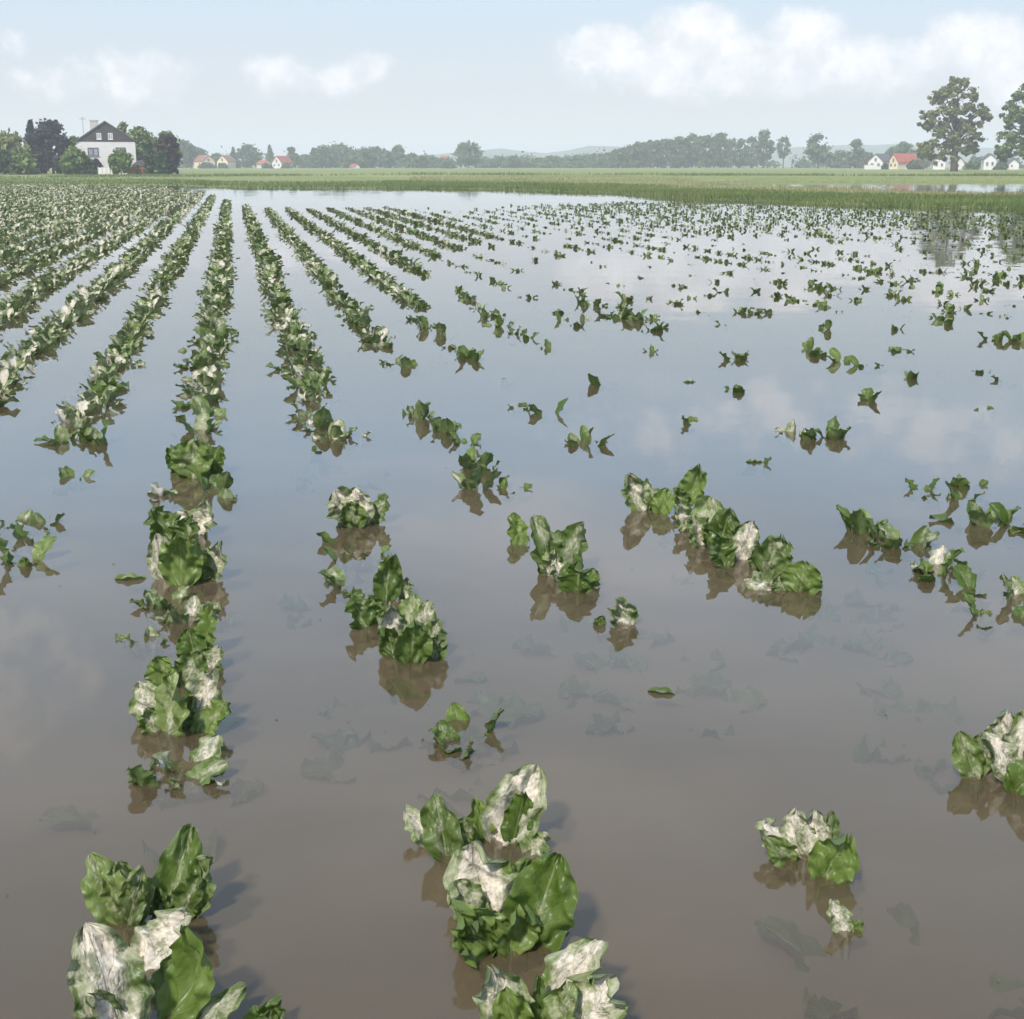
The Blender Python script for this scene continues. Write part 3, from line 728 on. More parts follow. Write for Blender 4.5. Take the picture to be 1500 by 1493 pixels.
def rosette_leaf(rng, nU, nV, pet_seg=4, kind='up'):
    """leaf in plant space: root at the origin on the bed, rising and leaning towards +y"""
    Lp = rng.uniform(.20, .27); Lb = rng.uniform(.15, .215); W = rng.uniform(.055, .078)
    if kind == 'up': f0, f1, f2 = rng.uniform(.08, .3), rng.uniform(.15, .6), rng.uniform(.5, 1.3)
    else: f0, f1, f2 = rng.uniform(.25, .5), rng.uniform(.7, 1.1), rng.uniform(1.4, 2.0)
    n = 40; s_ = np.linspace(0, 1, n); k = Lp/(Lp+Lb)
    phi = np.where(s_ < k, f0+(f1-f0)*(s_/k)**2, f1+(f2-f1)*((s_-k)/(1-k))**1.2)
    ds = (Lp+Lb)/(n-1)
    r = np.concatenate([[0], np.cumsum(np.sin(phi[:-1])*ds)]); z = np.concatenate([[0], np.cumsum(np.cos(phi[:-1])*ds)])
    C = np.stack([np.zeros(n), r+.012, z], 1)
    def samp(a, b, m_): q = np.linspace(a, b, m_); return np.stack([np.interp(q, s_, C[:, j]) for j in range(3)], 1)
    blade = samp(k, 1, nU+1); pt = samp(0, k+.04, pet_seg)
    return leaf_from_curve(blade, (0, -.8, .6), W, rng, nV, rng.uniform(.15, .55), rng.uniform(.12, .34), rng.normal()*.5, pt, .007, .09 if nV > 4 else .05)
rng = np.random.default_rng(21)
def variants(n, nU, nV, seg, kind): return [rosette_leaf(rng, nU, nV, seg, kind) for _ in range(n)]
HERO_UP = variants(16, 18, 12, 5, 'up'); HERO_DN = variants(10, 18, 12, 5, 'down')
MID_UP = variants(18, 7, 6, 4, 'up'); MID_DN = variants(10, 7, 6, 4, 'down')
LOD1 = variants(10, 5, 2, 2, 'up') + variants(6, 5, 2, 2, 'down')
LOD2 = variants(8, 3, 2, 2, 'up') + variants(4, 3, 2, 2, 'down')
def as_mesh(a): return mesh_np('leaf', a[0], a[1], uv=a[2], smooth=True)
MESH = {k: [as_mesh(a) for a in v] for k, v in (('HU', HERO_UP), ('HD', HERO_DN), ('MU', MID_UP), ('MD', MID_DN))}
for v in MESH.values():
    for me in v: me.materials.append(M['leaf'])

NEAR_IDX = []                           # world positions already taken by hand-placed plants
def plant(x, y, scale, nleaf, sink, seed, label, group, hero=False, silt=(.1, .75), spread=1.0, drowned=False):
    """sink: how far the plant sits below the usual level (metres)"""
    rg = random.Random(seed)
    t = empty('beet_plant', (x, y, BED*scale-sink), rg.uniform(0, 6.28), label, 'beet plant', group)
    t.scale = (scale*spread, scale*spread, scale)
    U, D = ('HU', 'HD') if hero else ('MU', 'MD')
    for i in range(nleaf):
        inner = i >= nleaf*.4
        me = rg.choice(MESH[D if drowned else (U if inner or nleaf <= 6 or rg.random() < .3 else D)])
        o = link('leaf', me, None, t)
        o.rotation_euler = (rg.gauss(0, .10), rg.gauss(0, .10), i*2.4 + rg.gauss(0, .35))
        sc_ = rg.uniform(.75, 1.12); o.scale = (sc_*rg.choice((-1, 1)), sc_, sc_*rg.uniform(.92, 1.08))
        o['silt'] = min(1, max(0, rg.uniform(*silt)))
        if drowned:
            o['silt'] = .0
            mz = max(v.co.z for v in me.vertices)*o.scale.z*scale
            o.rotation_euler[0] = o.rotation_euler[1] = 0
            o.location.z = (-.005 - rg.uniform(0, .022) - mz - t.location.z)/scale
    return t

# --- plants set leaf by leaf: (label, root pixel, [(base x, base y, tip x, tip y, width px, silt, tip offset away from camera m)])
HEROES = [
 ('small beet cluster of three crumpled leaves behind the big silt-covered leaf', (185, 1362), [(178,1348,134,1254,62,.32,.0),(182,1350,172,1260,58,.38,.03),(190,1348,212,1264,46,.5,.0),(184,1352,200,1295,40,.3,-.05)]),
 ('beet plant with one pointed green leaf standing up and a silt-smeared one leaning', (256, 1348), [(243,1338,276,1218,62,.14,.03),(260,1338,314,1256,66,.48,.0),(230,1342,236,1300,34,.1,.0),(262,1340,285,1290,44,.2,-.04)]),
 ('big beet plant with two broad leaves caked in pale silt and a dark green leaf', (222, 1484), [(208,1420,282,1342,104,.95,.05),(245,1496,296,1352,80,.04,-.02),(190,1530,136,1362,104,.85,.0),(245,1470,262,1400,60,.1,.05),(165,1520,128,1450,60,.6,-.05),(285,1505,348,1446,44,.5,.0)]),
 ('single folded beet leaf tip rising beside the big silt-caked plant', (385, 1515), [(362,1512,413,1466,52,.1,.0),(380,1520,398,1478,36,.15,.0)]),
 ('largest beet plant, silt-covered leaf on one side and glossy veined leaf on the other', (745, 1390), [(722,1338,688,1236,104,.85,.05),(772,1382,818,1256,104,.06,.0),(722,1394,664,1334,84,.1,-.04),(748,1398,766,1330,70,.12,-.03),(800,1356,829,1298,46,.2,.05),(705,1350,668,1290,58,.5,.0),(745,1330,770,1262,58,.1,.1),(700,1395,690,1345,60,.08,-.06)]),
 ('beet plant with a tall curled leaf crusted with silt over its whole face', (728, 1240), [(724,1232,786,1122,84,.85,.02),(748,1238,768,1160,42,.04,.0),(706,1230,696,1172,38,.05,.0),(770,1252,802,1222,46,.6,.0)]),
 ('low beet plant with a round silted leaf and a narrow green one', (658, 1255), [(655,1256,640,1166,58,.3,.0),(640,1232,600,1188,54,.8,.0),(668,1252,684,1200,44,.4,.0)]),
 ('beet plant of curled silt-encrusted leaves in front of the largest plant', (805, 1515), [(752,1506,718,1416,78,.7,.0),(800,1480,878,1376,80,.85,.03),(848,1512,898,1428,98,.8,.0),(788,1496,786,1428,28,.1,.0),(752,1512,744,1450,56,.05,-.04),(820,1510,836,1440,66,.4,.0)]),
 ('beet plant of pale silted leaves with one round glossy green leaf at its side', (1186, 1268), [(1168,1254,1116,1202,58,.85,.0),(1178,1254,1160,1188,54,.9,.04),(1192,1254,1196,1188,54,.8,.04),(1200,1286,1242,1222,70,.08,.0),(1204,1254,1218,1194,34,.3,.06),(1160,1262,1130,1230,40,.3,-.03)]),
 ('small beet plant with a stubby silted leaf and a dark curled one', (1243, 1366), [(1242,1366,1218,1318,36,.8,.0),(1236,1362,1264,1352,26,.1,.0)]),
 ('beet plant with two upright leaves beside a silt-white plant', (1430, 1140), [(1432,1140,1408,1074,44,.25,.0),(1426,1134,1442,1074,40,.5,.0)]),
 ('silt-white many-leaved beet plant', (1492, 1148), [(1478,1118,1474,1044,64,.9,.03),(1496,1134,1524,1036,72,.9,.0),(1482,1144,1456,1074,52,.8,.0),(1484,1160,1524,1116,56,.1,-.03),(1510,1140,1560,1070,60,.7,.0),(1500,1110,1510,1038,56,.8,.08)]),
 ('beet plant of seven broad leaves with three silted, in the widest near clump', (256, 1068), [(236,1064,202,1002,58,.75,.0),(250,1074,258,986,64,.4,-.03),(276,1060,318,982,54,.85,.0),(282,1074,332,1028,50,.14,.0),(244,1008,228,962,48,.1,.0),(266,1004,292,956,50,.35,.0),(262,1062,288,1020,44,.2,.0),(230,1072,214,1036,40,.4,.0)]),
 ('beet plant with one pointed dark green leaf above the widest near clump', (296, 962), [(296,958,313,886,40,.05,.0),(286,968,276,922,44,.1,.0),(302,980,318,946,40,.6,.0)]),
 ('beet plant with a single veined leaf facing out between two silted leaves', (266, 852), [(265,858,262,778,60,.1,-.03),(240,848,230,782,40,.9,.0),(296,848,326,798,48,.65,.0),(280,852,296,806,44,.2,.03)]),
 ('beet plant with two pale silted leaves directly behind the single veined leaf', (270, 782), [(250,788,222,746,50,.1,.0),(270,782,260,748,46,.85,.03),(290,782,308,734,50,.8,.0),(275,790,285,756,46,.15,-.02)]),
 ('round-headed fresh green beet plant without silt', (284, 698), [(274,698,252,654,44,.1,.0),(283,700,280,646,56,.2,-.02),(300,694,320,654,44,.1,.0),(290,690,300,648,40,.15,.05),(270,686,268,650,40,.12,.05)]),
 ('dense beet plant of many small leaves with a broad green leaf in front', (602, 962), [(586,952,566,884,50,.8,.0),(600,970,606,904,56,.1,-.03),(622,960,644,908,42,.5,.0),(616,930,630,880,36,.6,.05),(596,920,606,868,40,.4,.06),(632,965,642,930,36,.3,.0),(578,962,566,918,36,.2,.0)]),
 ('beet plant with a tall narrow leaf and a low broad leaf', (556, 904), [(564,880,572,812,42,.15,.0),(536,918,516,868,50,.1,.0),(592,876,600,846,24,.5,.0),(552,912,540,872,40,.15,.0)]),
 ('compact beet plant with a white silted mound and an upturned side leaf', (522, 766), [(516,770,496,718,56,.8,.0),(526,770,522,714,48,.9,.03),(542,766,560,724,34,.35,.0),(520,772,510,738,44,.2,-.03)]),
 ('beet plant with a wide plain green leaf front', (842, 868), [(846,866,846,822,56,.05,-.02),(826,850,816,822,36,.7,.0),(858,860,868,832,30,.2,.0)]),
 ('beet plant with two upright ruffled leaves behind the wide green leaf', (816, 838), [(800,838,794,758,46,.35,.0),(828,838,854,766,50,.35,.0),(812,824,820,778,44,.3,.04),(806,844,812,806,36,.6,-.02)]),
 ('beet plant of two short dark leaves, one upright and one flat', (760, 798), [(762,792,752,752,30,.05,.0),(750,798,774,786,24,.1,.0)]),
 ('lone half-silted beet leaf curled like a shell with a shred beside it', (912, 912), [(922,916,902,878,44,.6,.0),(872,916,884,902,18,.1,.0)]),
 ('beet plant at the far end of the long diagonal clump with a silted leaf', (948, 748), [(944,748,918,694,40,.6,.0),(966,752,978,718,34,.1,.0),(950,745,948,706,34,.5,.03)]),
 ('beet plant with one leaf raised like a paddle in the long diagonal clump', (1002, 745), [(998,742,1028,682,40,.15,.0),(1006,745,988,716,30,.2,.0),(1020,776,988,744,40,.75,.0)]),
 ('tall ruffled beet plant in the middle of the long diagonal clump', (1042, 792), [(1032,790,1040,728,54,.5,.03),(1052,804,1070,744,46,.15,.0),(1030,800,1016,756,40,.5,.0),(1044,800,1052,760,44,.2,-.02)]),
 ('beet plant with a grey withered leaf in the long diagonal clump', (1076, 824), [(1066,830,1040,782,50,.1,.0),(1086,820,1102,762,38,.85,.0),(1074,812,1084,770,36,.2,.03)]),
 ('beet plant with a fan-shaped pale veined leaf in the long diagonal clump', (1132, 832), [(1120,836,1144,784,56,.3,.0),(1138,836,1152,796,36,.3,.0),(1112,832,1104,800,30,.4,.0)]),
 ('beet plant at the near end of the long diagonal clump', (1170, 866), [(1170,866,1180,824,58,.15,.0),(1146,864,1096,848,44,.6,.0),(1186,862,1194,838,30,.1,.0),(1150,866,1142,842,34,.4,.0)]),
]
def hero_leaf(root, bx, by, tx, ty, wpx, silt, dyo, rg, parent):
    b = ground(bx, by, 0.0); tp = at(tx, ty, b.y + dyo + .02)
    if tp.z < .008: tp = ground(tx, ty, .012)
    b0 = np.array(b) + np.array([0, 0, -.015]); t0 = np.array(tp)
    ax = t0-b0; Lg = np.linalg.norm(ax)
    view = np.array([0, -.75, .66])
    side = np.array(((b.x+tp.x)/2 - root.x, 0, 0))*1.5
    nh = view - side*2 + np.array([rg.normal()*.25, 0, rg.normal()*.1])
    nh = nh - ax*(nh@ax)/(Lg*Lg); nh /= np.linalg.norm(nh)
    q = np.linspace(0, 1, 31)[:, None]
    bulge = rg.uniform(-.16, .05)*Lg
    ctrl = b0 + ax*.55 + nh*bulge*1.6
    Pm = (1-q)**2*b0 + 2*q*(1-q)*ctrl + q*q*t0
    curl = rg.uniform(.04, .26)*Lg*(q**4); Pm = Pm + nh*curl*(1 if rg.random() < .6 else -1)
    rt = np.array([root.x, root.y, BED]); pq = np.linspace(0, 1, 5)[:, None]
    pet = (1-pq)**2*rt + 2*pq*(1-pq)*(rt*.4+Pm[0]*.6+np.array([0, 0, -.02])) + pq*pq*Pm[1]
    a = leaf_from_curve(Pm, nh, wpx/2/ppm(b)*1.12, rg, 14, rg.uniform(.05, .5), rg.uniform(.12, .26), rg.normal()*.4, pet, .006, .18)
    V = a[0] - np.array(parent.location)
    o = link('leaf', mesh_np('leaf', V, a[1], uv=a[2], smooth=True), M['leaf'], parent); o['silt'] = float(silt)*.88
    return o
for hi_, (lab, (rx, ry), leaves) in enumerate(HEROES):
    rg = np.random.default_rng(700+hi_); r = ground(rx, ry, 0)
    t = empty('beet_plant', (r.x, r.y, BED), 0, lab, 'beet plant'); NEAR_IDX.append((r.x, r.y))
    for lf in leaves: hero_leaf(r, *lf, rg, t)
    # a few more leaves that stay under the surface, dim through the muddy water
    for k in range(1):
        me = random.Random(hi_*7+k).choice(MESH['HD']); o = link('leaf', me, None, t)
        o.location = (0, 0, -.03 - .02*k); o.rotation_euler = (0, 0, 2.1*k + hi_); o.scale = (.9, .9, .80); o['silt'] = .0

LOOK = ['clean green', 'silt-speckled', 'silt-whitened']
ROWNAME = {-1: 'the unbroken row ending at the flat green clump', 0: 'the unbroken row behind the round-headed fresh green plant',
           1: 'the unbroken row behind the compact plant with a white mound', 2: 'the row behind the two upright ruffled leaves', 3: 'the row behind the long diagonal clump'}
def look_of(sil): return LOOK[0 if sil[1] <= .31 else (1 if sil[1] <= .66 else 2)]
MARKS = {2: 'the big silt-caked plant', 4: 'the largest glossy-veined plant', 8: 'the plant with a round glossy leaf', 11: 'the silt-white many-leaved plant',
         12: 'the widest near clump', 14: 'the single veined leaf plant', 16: 'the round-headed fresh green plant', 17: 'the dense small-leaved plant',
         19: 'the compact white-mound plant', 20: 'the wide plain green leaf', 23: 'the shell-curled leaf', 26: 'the long diagonal clump'}
def spot_of(p, px, py):
    if py < 420: return 'in the thin stand before the grass strip'
    d, k = min(((ground(*HEROES[i][1]) - p).length, i) for i in MARKS)
    if d < 1.5: return 'beside ' + MARKS[k]
    return 'in open water past the long diagonal clump' if px > 980 else 'where the crop rows break up'
def tip_label(n, sil):
    q = {2: 'pair of', 3: 'trio of', 4: 'four'}.get(n, 'handful of')
    return '%s %s beet leaf tips' % (q, look_of(sil))
G_ROWP = 'beet plants in the unbroken rows'
G_TIP = 'nearly drowned beet plants'
def clump_label(n, sil): return '%s %s beet clump' % ('sparse' if n <= 6 else 'full', look_of(sil))
G_CLUMP = 'beet clumps apart in the water'
# --- other plants of the near water, read from the photograph: (x, y, height scale, leaves, sink, silt range)
SPOT = [ # clumps
 (120,642,.75,9,.0,.1,.4),(145,648,.8,8,.0,.1,.4),(96,645,.6,6,.0,.2,.5),(100,702,.7,5,.02,.0,.3),(62,768,.75,3,.04,.2,.5),(24,826,.8,5,.0,.0,.2),(38,790,.6,3,.05,.1,.4),(14,768,.5,3,.06,0,.3),
 (295,632,.95,9,0,.1,.5),(305,612,.95,8,0,.1,.5),(318,718,.7,4,.0,.1,.3),(334,732,.5,3,.03,.1,.3),(240,728,.6,3,.05,.6,.9),(230,938,.55,4,.03,.2,.6),(266,905,.7,5,.03,.3,.7),(240,888,.55,4,.04,.1,.5),(322,898,.4,2,.05,.2,.4),
 (235,1145,.62,4,.05,.1,.4),(283,1128,.55,4,.09,.6,.9),
 (502,858,.5,3,.05,.2,.5),(514,818,.55,3,.05,0,.2),(542,812,.5,3,.05,0,.2),(508,795,.5,2,.06,0,.2),(460,660,.5,2,.06,0,.2),
 (470,625,1.0,9,0,.3,.8),(452,612,.9,8,0,.2,.7),(490,640,.9,6,.0,.2,.6),(512,640,.6,3,.02,.7,.9),(478,645,.7,5,0,.5,.8),
 (672,1085,.6,4,.07,.1,.5),(692,1070,.75,4,.06,.0,.2),(640,1030,.5,4,.10,.6,.9),
 (618,612,.85,7,0,.1,.4),(648,632,.85,7,0,.1,.4),(682,650,.7,4,.02,.0,.2),(695,685,.8,6,0,.1,.4),(697,715,.7,4,.0,.3,.6),(715,690,.5,3,.03,.1,.2),(744,716,.55,3,.02,.0,.1),(740,556,.45,2,.05,0,.1),
 (850,650,.75,5,.02,.0,.3),(868,645,.5,3,.04,0,.2),(880,560,.75,5,.04,0,.2),(803,606,.75,2,.0,.0,.1),(764,597,.5,2,.04,0,.1),(1010,620,.4,2,.05,0,.1),(1105,678,.5,2,.06,0,.1),
 (1080,572,.7,4,.03,0,.2),(1270,586,.7,3,.02,0,.2),(1340,553,.7,4,.05,0,.2),(1156,634,.65,4,.01,.5,.8),(1188,642,.95,6,0,.0,.3),(1220,640,.85,6,0,0,.3),
 (1352,718,.7,3,.0,0,.2),(1405,730,.8,6,0,.1,.4),(1418,712,.85,3,0,0,.1),(1445,765,.9,8,0,.1,.4),(1480,768,.95,8,0,.0,.3),(1512,770,.9,8,0,.0,.3),(1268,780,.75,5,.01,0,.2),(1300,798,.75,5,0,.1,.3),(1330,798,.95,7,0,.1,.5),(1375,832,.75,5,0,.6,.9),(1368,845,.6,4,.02,0,.1),(1425,830,.45,2,.05,0,.1),(1456,872,.65,2,.0,0,.1),(1453,904,.5,3,.03,0,.2),(1498,880,.5,3,.0,.3,.6),
 (575,532,.75,6,0,.1,.4),(600,537,.5,3,.02,0,.2),(545,500,1.0,9,0,.3,.8),(560,508,.9,7,0,.3,.7),(530,480,.95,8,0,.2,.6),(625,480,1.0,9,0,.1,.4),(610,468,.8,7,0,.1,.3),(645,488,.8,6,0,.1,.4),(680,522,.8,7,0,0,.3),(665,510,.6,4,.02,0,.2),(692,528,.6,4,.0,.1,.3),
 (708,465,.6,4,.02,0,.2),(735,478,.75,7,.0,0,.3),(755,488,.75,7,.0,0,.3),(772,496,.7,6,.0,0,.3),(848,478,.6,3,.03,0,.1),(825,470,.6,4,.02,0,.1),
 (850,444,.7,6,.02,.1,.4),(868,448,.8,7,0,.1,.4),(888,462,.85,8,0,.1,.4),(905,466,.9,9,0,.1,.4),(925,466,.9,8,0,0,.3),(938,470,.8,7,0,.1,.4),(958,484,.8,6,0,0,.2),(972,480,.5,3,.02,0,.1),(918,440,.7,5,.03,0,.2),(950,438,.5,3,.03,0,.2),
 (1012,438,.55,3,.03,0,.1),(1060,428,.6,4,.02,0,.2),(1085,458,.55,3,.03,.1,.4),(1104,460,.75,5,.02,0,.2),(1082,526,.8,5,.0,0,.2),(1185,512,.7,4,.02,0,.2),(1198,520,.6,3,.02,0,.1),(1235,530,.65,4,.0,0,.1),(1265,536,.5,3,.04,0,.1),(1288,536,.5,3,.05,0,.1),(1318,514,.75,5,.03,.1,.3),(1455,498,.85,5,0,0,.3),(1488,500,.9,4,0,0,.2),(1475,556,.6,3,.03,0,.1),(1440,545,.4,2,.04,0,.1),(1456,600,.4,2,.05,0,.1),(1462,668,.35,2,.06,0,.1),(955,516,.5,2,.02,0,.1),(1215,482,.5,3,.03,0,.1),(1198,480,.45,2,.03,0,.1),(1385,475,.6,4,.02,0,.2),(1395,458,.65,4,.0,.1,.3),(1312,482,.4,2,.03,0,.1),(808,510,.4,2,.04,0,.1),(1065,476,.4,2,.05,0,.1),
 (1275,400,.9,8,.0,0,.3),(1262,395,.7,5,.0,0,.2),(1285,398,.6,4,.0,0,.2),(1205,424,.7,5,.0,0,.2),(1225,424,.7,5,.0,0,.2),(1197,420,.5,3,.0,0,.1),(1338,412,.7,4,.02,0,.2),(1380,398,.6,4,.0,.1,.3),(1430,388,.7,5,.0,.1,.3),(1422,402,.6,4,.0,0,.2),(1462,408,.6,4,.0,0,.2),(1430,418,.8,5,.0,0,.2),(1378,424,.7,4,.0,0,.2),(1323,440,.5,3,.03,0,.2),
 # mostly drowned, only a dim shape under the surface
 (605,1092,.55,5,.12,.3,.6),(930,966,.55,6,.12,.2,.5),(920,1012,.5,5,.13,.1,.4),(1000,1018,.5,5,.12,.1,.4),(1240,950,.55,6,.12,.2,.5),(1300,1000,.5,5,.13,.1,.4),(1380,1062,.55,6,.12,.3,.6),(1045,1112,.45,4,.14,.1,.3),(1310,1408,.5,6,.12,.4,.7),(260,1160,.5,4,.13,.2,.5),(1330,855,.5,5,.12,.1,.4),(1205,905,.5,4,.12,.1,.3),(880,925,.5,5,.11,.2,.4),(590,1030,.5,5,.12,.3,.6),(500,690,.5,5,.12,.2,.4),(500,862,.5,5,.13,.2,.4),
]
PL = []     # individual plants (x, y, scale, n, sink, silt range, seed, label, group)
for i, (px, py, sc_, n, sink, s0, s1) in enumerate(SPOT):
    if sink > .125 and px > 900: continue
    p = ground(px, py, 0); NEAR_IDX.append((p.x, p.y))
    lab, gr = (tip_label(n, (s0, s1)), G_TIP) if n <= 4 else (clump_label(n, (s0, s1)), G_CLUMP)
    lab = lab + ' ' + spot_of(p, px, py)
    if sink >= .1: lab, gr = 'drowned beet plant, a dim shape under water ' + spot_of(p, px, py), 'drowned beet plants'
    PL.append((p.x, p.y, .40+.42*sc_ if sink < .1 else 1.1, n+1 if sink < .1 else n, sink*.45 if sink < .1 else sink, (s0, s1), i, lab, gr))

# --- the rows: their direction is the one whose vanishing point lies left of the middle
VPX = 338.0
def row_x(k, y): return (VPX-CX)*(y*cp+H*sp)/FPX + (-.11+.475*k)*H/cp
near = np.array(NEAR_IDX)
# photo row down to which each crop row stands unbroken
LIM = {-1: 628, 0: 610, 1: 592, 2: 498, 3: 452, 4: 398, 5: 376, 6: 364, 7: 354, 8: 348}
EDGE_PX = [(-300, 272), (0, 272), (230, 275), (300, 284), (345, 302), (400, 306), (700, 305), (900, 297), (1000, 297), (1200, 303), (1500, 312), (1900, 318)]
rg = random.Random(4)
SILT = [(.0, .3), (.2, .65), (.45, .95)]
MASS = []
for k in range(-75, 110):
    y = 2.5
    while y < 122:
        y += .225 + rg.uniform(-.04, .05)
        x = row_x(k, y) + rg.gauss(0, .035)
        px, py = project(x, y, 0)
        if px < -60 or px > 1560 or py > 1493: continue
        far_lim = np.interp(px, [e[0] for e in EDGE_PX], [e[1] for e in EDGE_PX])
        if py < far_lim + rg.gauss(0, 1.0): continue
        n1 = float(vnoise(x*1.0, y*.55, 1.5, 7)); n2 = float(vnoise(x, y*.4, 4.5, 3))
        sc_, sink, nl, sil = rg.uniform(.74, .92), 0.0, rg.randint(10, 13), SILT[rg.choice((0, 1, 1, 2, 2) if k > -2 else (1, 2, 2, 2))]
        if k <= -2 or (k <= 3 and py < LIM.get(k, 0)) or (4 <= k <= 8 and py < LIM[k] and rg.random() < .55):
            if k >= 2 and n1 < -.85 and py > 330: continue
            if px > 340 and py < 312: sc_ *= .8
            sc_ *= .88 if k >= -1 else 1.0
            if k >= 2: sc_ *= .88
        else:
            lim = LIM.get(k, 352)
            if py > 470 or k <= 3: continue
            # thinning, half drowned stand to the right
            dens = np.interp(py, [300, 325, 345, 365, 400, 440, 470], [.58, .46, .24, .12, .03, .0, .0])
            if py < lim: dens += .15
            if px > 900: dens *= np.interp(px, [900, 1500], [1.0, .62]) if py > 335 else 1.0
            if py < far_lim + 5: dens *= .6
            if n1*.35+n2*.35+rg.uniform(0, 1) > .25 + dens*.85: continue
            lowf = rg.random()
            if lowf < .55: sink = rg.uniform(.02, .05); nl = rg.randint(4, 7)
            else: nl = rg.randint(6, 10)
            sil = SILT[rg.choice((0, 0, 1))]; sc_ *= .53
        if k <= 3 and y < 16 and len(near) and np.min((near[:, 0]-x)**2 + (near[:, 1]-y)**2) < .035: continue
        if -1 <= k <= 3: edge_soft = py > LIM[k]-14
        else: edge_soft = False
        if edge_soft: sc_ *= .85
        MASS.append((x, y, sc_, nl, sink, sil, rg.randint(0, 10**6), px, py, k))
MASS.sort(key=lambda q: q[1])
N_IND = 300 - len(HEROES)
room = N_IND - len(PL)
picked = 0; rest = []
for q in MASS:
    if picked < room and -10 < q[7] < 1510:
        where = ROWNAME.get(q[9], 'the close-set rows on the house side' if q[9] < -1 else 'the thinned rows past the long diagonal clump')
        PL.append((q[0], q[1], q[2], q[3], q[4], q[5], q[6], '%s beet plant in %s' % (look_of(q[5]), where), G_ROWP)); picked += 1
    else: rest.append(q)
for i, (x, y, sc_, n, sink, sil, seed, lab, gr) in enumerate(PL):
    plant(x, y, sc_, n, sink, 5000+seed, lab, gr, hero=(y < 5.5), silt=sil, drowned=gr.startswith('drowned'))

# --- all the other plants of the field as one mass
acc = {}
rg = random.Random(77)
for (x, y, sc_, nl, sink, sil, seed, px, py, k) in rest:
    lod = 0 if y < 34 else 1
    big = 1.0 if y < 34 else 1.12
    n = nl if lod == 0 else max(3, int(nl*.8))
    a0 = rg.uniform(0, 6.28)
    for i in range(n):
        L = LOD1 if lod == 0 else LOD2; nu = 10 if lod == 0 else 8
        vi = rg.randrange(nu) if i >= n*.35 or nl <= 7 else rg.randrange(nu, len(L))
        s_ = sc_*big*rg.uniform(.78, 1.12)
        acc.setdefault((lod, vi), []).append((x, y, BED*sc_*big-sink, a0+i*2.4+rg.gauss(0, .3), s_, rg.uniform(*sil), rg.random(), rg.gauss(0, .1), rg.gauss(0, .1)))
Vs, Fs, UVs, Ss, Ts, base = [], [], [], [], [], 0
for (lod, vi), lst in acc.items():
    A = (LOD1 if lod == 0 else LOD2)[vi]; T = np.array(lst); n = len(T); m_ = len(A[0])
    P = A[0][None]*T[:, 4][:, None, None]
    P = P + np.stack([P[..., 2]*T[:, 7][:, None], P[..., 2]*T[:, 8][:, None], np.zeros((n, m_))], -1)
    c, s_ = np.cos(T[:, 3])[:, None], np.sin(T[:, 3])[:, None]
    Q = np.stack([P[..., 0]*c-P[..., 1]*s_+T[:, 0][:, None], P[..., 0]*s_+P[..., 1]*c+T[:, 1][:, None], P[..., 2]+T[:, 2][:, None]], -1)
    Vs.append(Q.reshape(-1, 3)); Fs.append((A[1][None]+(np.arange(n)*m_)[:, None, None]).reshape(-1, 4)+base)
    UVs.append(np.tile(A[2], (n, 1))); Ss.append(np.repeat(T[:, 5], m_)); Ts.append(np.repeat(T[:, 6], m_)); base += n*m_
me = mesh_np('beet_crop', np.concatenate(Vs), np.concatenate(Fs), uv=np.concatenate(UVs), tint=np.concatenate(Ts), silt=np.concatenate(Ss), smooth=True)
props(link('beet_crop', me, M['leaf_mass']), 'flooded beet crop filling the field in rows towards the grass bank', 'crop', kind='stuff')
print('PLANTS', len(HEROES), len(PL), len(rest), 'tris', 2*sum(len(f) for f in Fs))

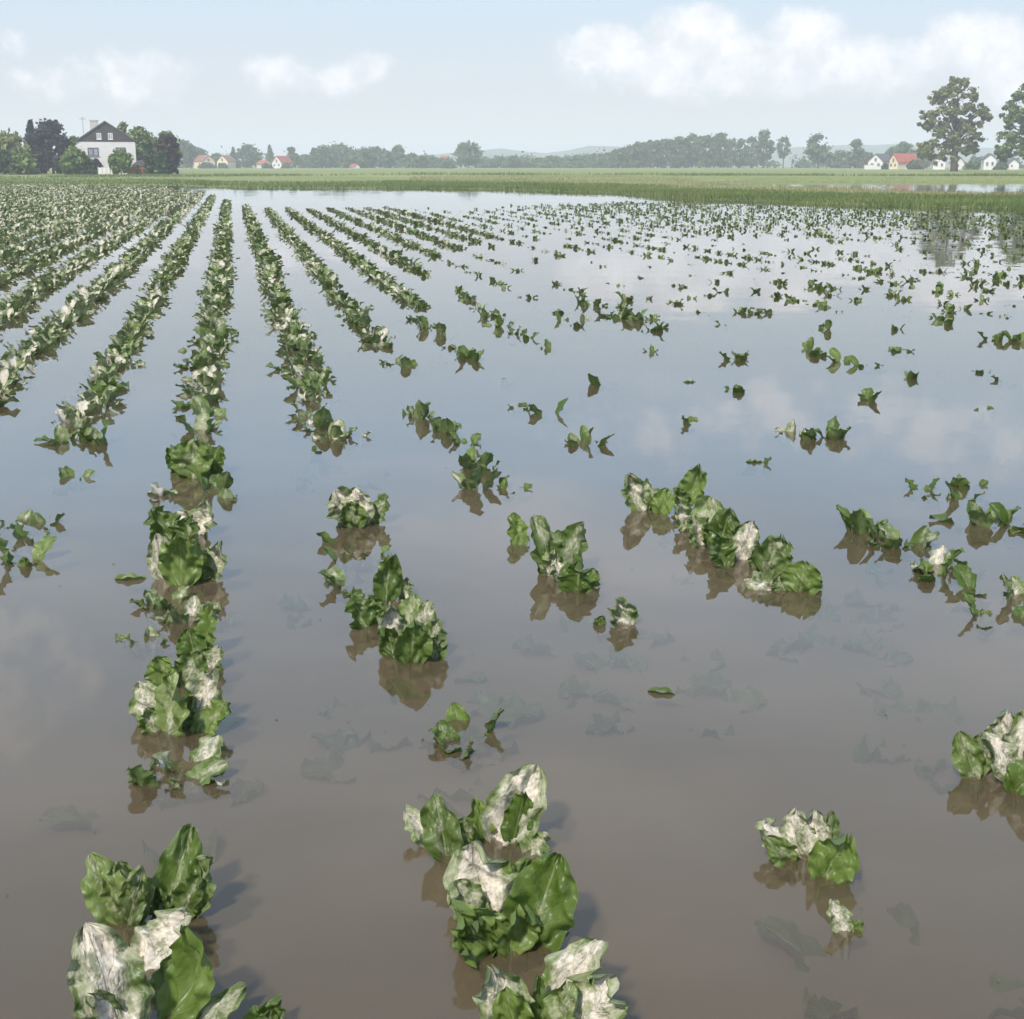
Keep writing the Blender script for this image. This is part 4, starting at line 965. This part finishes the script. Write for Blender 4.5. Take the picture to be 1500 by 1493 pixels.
# --- leaves lying loose on the water
def loose(px, py, wpx, silt, label, rz, seed):
    rgn = np.random.default_rng(seed); p = ground(px, py, 0); L_ = wpx/ppm(p)
    q = np.linspace(0, 1, 15)[:, None]
    P = np.array([-.5*L_, 0, 0])*(1-q) + np.array([.5*L_, 0, 0])*q; P[:, 2] = -.010 + .16*L_*(q[:, 0]-.5)**2
    a = leaf_from_curve(P, (0, 0, 1), L_*.34, rgn, 8, .5, .12, .2, 0)
    o = link('floating_leaf', mesh_np('floating_leaf', a[0], a[1], uv=a[2], smooth=True), M['leaf'])
    o.location = (p.x, p.y, .004); o.rotation_euler = (0, 0, rz); o['silt'] = silt
    return props(o, label, 'leaf')
loose(191, 848, 46, .35, 'silt-dusted beet leaf floating beside the single veined leaf plant', .1, 1)
loose(238, 723, 44, .75, 'pale silted beet leaf floating in front of the fresh green plant', .05, 2)
loose(970, 1014, 44, .12, 'green beet leaf floating over drowned plants', -.35, 3)
loose(1105, 677, 26, .1, 'small green beet leaf floating in open water past the diagonal clump', .0, 4)
loose(1010, 560, 20, .2, 'tiny beet leaf floating alone far out in open water', .3, 5)

# --- specks drifting on the surface
rg = random.Random(9); m = MB()
for i in range(45):
    px, py = rg.uniform(0, 1500), 300 + 1190*rg.random()**1.2; p = ground(px, py, .003)
    r_ = rg.uniform(.002, .0045)*(1 + p.y*.05); n = rg.randint(4, 6); a0 = rg.uniform(0, 6)
    ring = [(p.x+r_*rg.uniform(.6, 1.3)*math.cos(a0+6.283*k/n), p.y+r_*rg.uniform(.6, 1.3)*math.sin(a0+6.283*k/n), .003) for k in range(n)]
    m.poly(ring + [(p.x, p.y, 0.003+r_*.2)], [(k, (k+1) % n, n) for k in range(n)])
M['speck'] = plain('plant debris', (.16, .14, .09), (.09, .08, .04), 40, .8)
props(m.build('floating_debris', M['speck']), 'specks of plant debris drifting on the floodwater', 'debris', kind='stuff')

# ------------------------------------------------------------------ haze
hm, ht, ho = mat_new('haze')
pv = ht.new('ShaderNodeVolumePrincipled'); pv.inputs['Density'].default_value = .00062
pv.inputs['Color'].default_value = (.94, .955, 1.0, 1); pv.inputs['Anisotropy'].default_value = .0
ht.l.new(pv.outputs[0], ho.inputs['Volume'])
hb = MB().box(-2700, 2700, -500, 2700, -2.0, 48).build('haze', hm); props(hb, kind='stuff')
